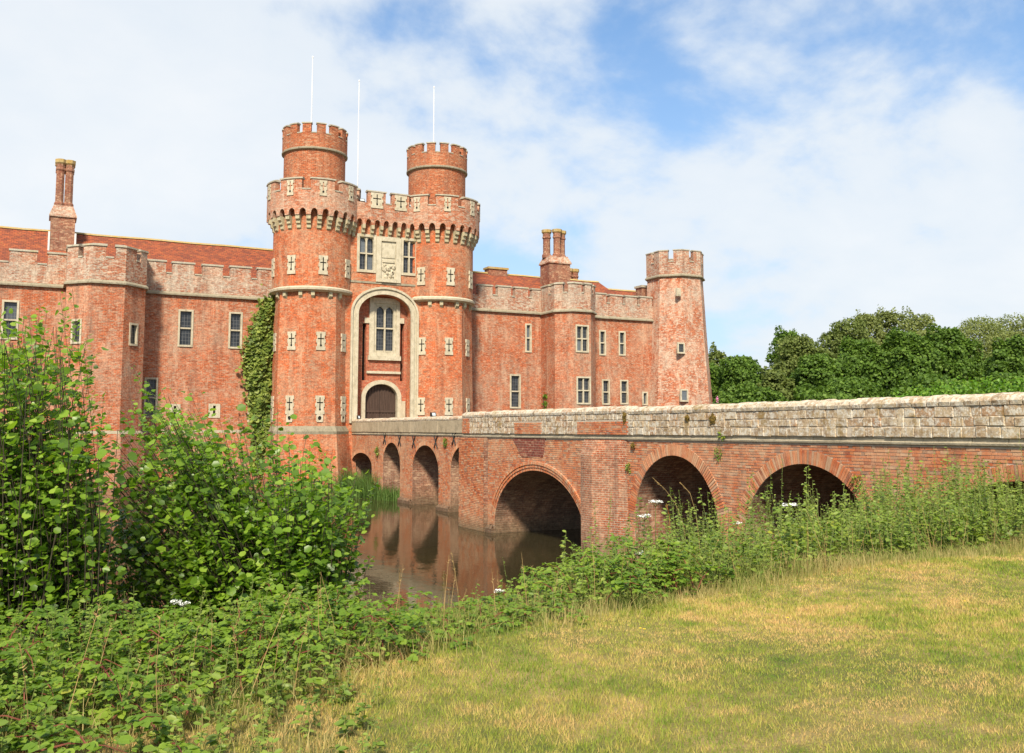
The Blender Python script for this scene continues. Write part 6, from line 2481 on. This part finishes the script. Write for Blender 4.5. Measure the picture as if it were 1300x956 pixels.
tree(911, 437, 122, 20, 'tree_b', 'slim olive green tree showing just past the corner tower', n=7000, lobes=16)
tree(893, 462, 112, 38, 'tree_a', 'dark tree half hidden behind the corner tower', n=10000)
tree(945, 452, 108, 36, 'tree_a', 'low deep green tree next past the corner tower')
tree(1004, 414, 132, 34, 'tree_a', 'dark topped tree above the lower trees past the corner tower', n=12000)
tree(985, 470, 100, 30, 'tree_b', 'small dull green tree under the dark topped tree', n=9000, lobes=18)
tree(1022, 424, 116, 44, 'tree_b', 'olive green tree next to the dark topped tree')
tree(1080, 404, 128, 48, 'tree_b', 'tall olive tree rising towards the pale topped trees')
tree(1106, 392, 140, 34, 'tree_c', 'small round pale topped tree beside two larger pale crowns', n=9000, lobes=16)
tree(1133, 386, 142, 32, 'tree_c', 'flat topped pale tree between two other pale crowns', n=9000, lobes=16)
tree(1172, 388, 138, 42, 'tree_c', 'broadest pale topped tree standing above the deep green trees', n=14000)
tree(1042, 450, 100, 44, 'tree_a', 'deep green tree in front of the olive tree')
tree(1095, 430, 102, 48, 'tree_a', 'dense deep green tree below the small round pale tree')
tree(1150, 418, 100, 50, 'tree_a', 'dense deep green tree below the flat topped pale tree')
tree(1208, 410, 104, 46, 'tree_a', 'bright topped deep green tree ending the dense row')
tree(1250, 404, 170, 50, 'tree_c', 'pale hillside tree behind the end of the dense row', n=11000, rise=6)
tree(1297, 399, 175, 48, 'tree_c', 'pale hillside tree furthest along the slope', n=11000, rise=6)
tree(1262, 452, 108, 36, 'tree_b', 'dull green tree filling the gap before the hillside')
tree(1292, 424, 92, 40, 'tree_a', 'deep green tree above the bright bush behind the bridge')
tree(1350, 418, 92, 46, 'tree_a', 'deep green tree just outside the view past the bright bush')
for k_ in range(7):
    pass
# lower scrub that closes the wood under the crowns
tree(960, 497, 96, 60, 'tree_a', 'dark scrub beneath the trees near the corner tower', 'scrub_bush', 12000, 0.30, 34, 0.0)
tree(1070, 490, 92, 62, 'tree_a', 'dark scrub beneath the dense deep green trees', 'scrub_bush', 12000, 0.30, 34, 0.0)
tree(1180, 480, 90, 64, 'tree_a', 'dark scrub below the broadest pale tree', 'scrub_bush', 12000, 0.30, 34, 0.0)
tree(1280, 478, 88, 60, 'tree_a', 'dark scrub below the hillside trees', 'scrub_bush', 12000, 0.30, 34, 0.0)


# ---- bright bush behind the bridge, and a sapling against the castle wall
def bush(label, spine, r, n, leaf, mat, name='green_bush'):
    P0 = Vector(spine[0])
    b = Vector((P0.x, P0.y, float(ground_z(P0.x, P0.y))))
    t = root(name, b, label, 'bush')
    P, D, N = [], [], []
    per = n // len(spine)
    mb = MB()
    for s_ in spine:
        u = unit(per)
        rr = r * (0.55 + 0.5 * RNG.random(per) ** 0.5) * (1 + 0.2 * np.sin(u[:, 0] * 7 + s_[1]) * np.cos(u[:, 1] * 6))
        P.append(np.array(s_) + u * rr[:, None] * np.array([1, 1, 0.8])); N.append(u + unit(per) * 0.6 + np.array([0, 0, .4])); D.append(unit(per) + np.array([0, 0, 0.2]))
        g = float(ground_z(s_[0], s_[1]))
        for k in range(3):
            mb.tube([(s_[0], s_[1], g - 0.2), (s_[0] + random.gauss(0, .2), s_[1] + random.gauss(0, .2), (g + s_[2]) / 2), (s_[0] + random.gauss(0, .4), s_[1] + random.gauss(0, .4), s_[2])], [0.06, 0.045, 0.02], 5)
    mb.build('stems', 'bark', t)
    P = np.concatenate(P)
    tag(link('foliage', leaf_mesh('foliage', mat, P - np.array(b[:]), np.concatenate(D), np.concatenate(N), RNG.uniform(0.6, 1.15, len(P)) * leaf, 'ovate', None, 0.8), t), kind='stuff')


sp_ = []
for px_, top_ in ((1140, 500), (1165, 495), (1190, 489), (1215, 484), (1245, 483), (1275, 482), (1305, 481), (1340, 480), (1380, 478)):
    q = on_x(px_, top_, 26.2)
    sp_.append((26.4, q.y, q.z - 0.52)); sp_.append((26.6, q.y, q.z - 1.3))
bush('bright green leafy bush showing above the parapet on the far side of the bridge', sp_, 0.75, 9000, 0.10, 'hedge')
w_ = on_y(695, 500, 68.3)
sp_ = [(w_.x, 68.2, 1.0 + 0.62 * k) for k in range(11)]
bush('slim bright green sapling growing up against the castle wall', sp_, 0.42, 2400, 0.16, 'hedge', 'sapling')

# ---- tiny flowers in the lawn
for k_, (px_, py_, lb) in enumerate(((813, 802, 'tiny yellow flower in the mown lawn by a second yellow one'), (818, 803, 'tiny yellow flower in the lawn touching another'),
                                    (1000, 785, 'single tiny yellow flower in the lawn before the bare straw patch'), (1225, 765, 'tiny yellow flower in the dry lawn'))):
    d = ray(px_, py_)
    g = Vector((0, 0, EYE)) + d * ((LAWN + 0.04 - EYE) / d.z)
    gz = float(ground_z(g.x, g.y))
    t_ = root('lawn_flower', (g.x, g.y, gz), lb, 'flower', 'tiny yellow lawn flowers')
    mb = MB(); mb.tube([(g.x, g.y, gz - 0.01), (g.x, g.y, gz + 0.055)], [0.002, 0.0015], 3); mb.build('stem', 'weed_stem', t_)
    mb = MB()
    for j in range(7):
        a = j * 0.9
        mb.face([(g.x, g.y, gz + 0.055), (g.x + 0.014 * math.cos(a), g.y + 0.014 * math.sin(a), gz + 0.06), (g.x + 0.014 * math.cos(a + .8), g.y + 0.014 * math.sin(a + .8), gz + 0.06)])
    mb.build('petals', 'yellow_petal', t_)
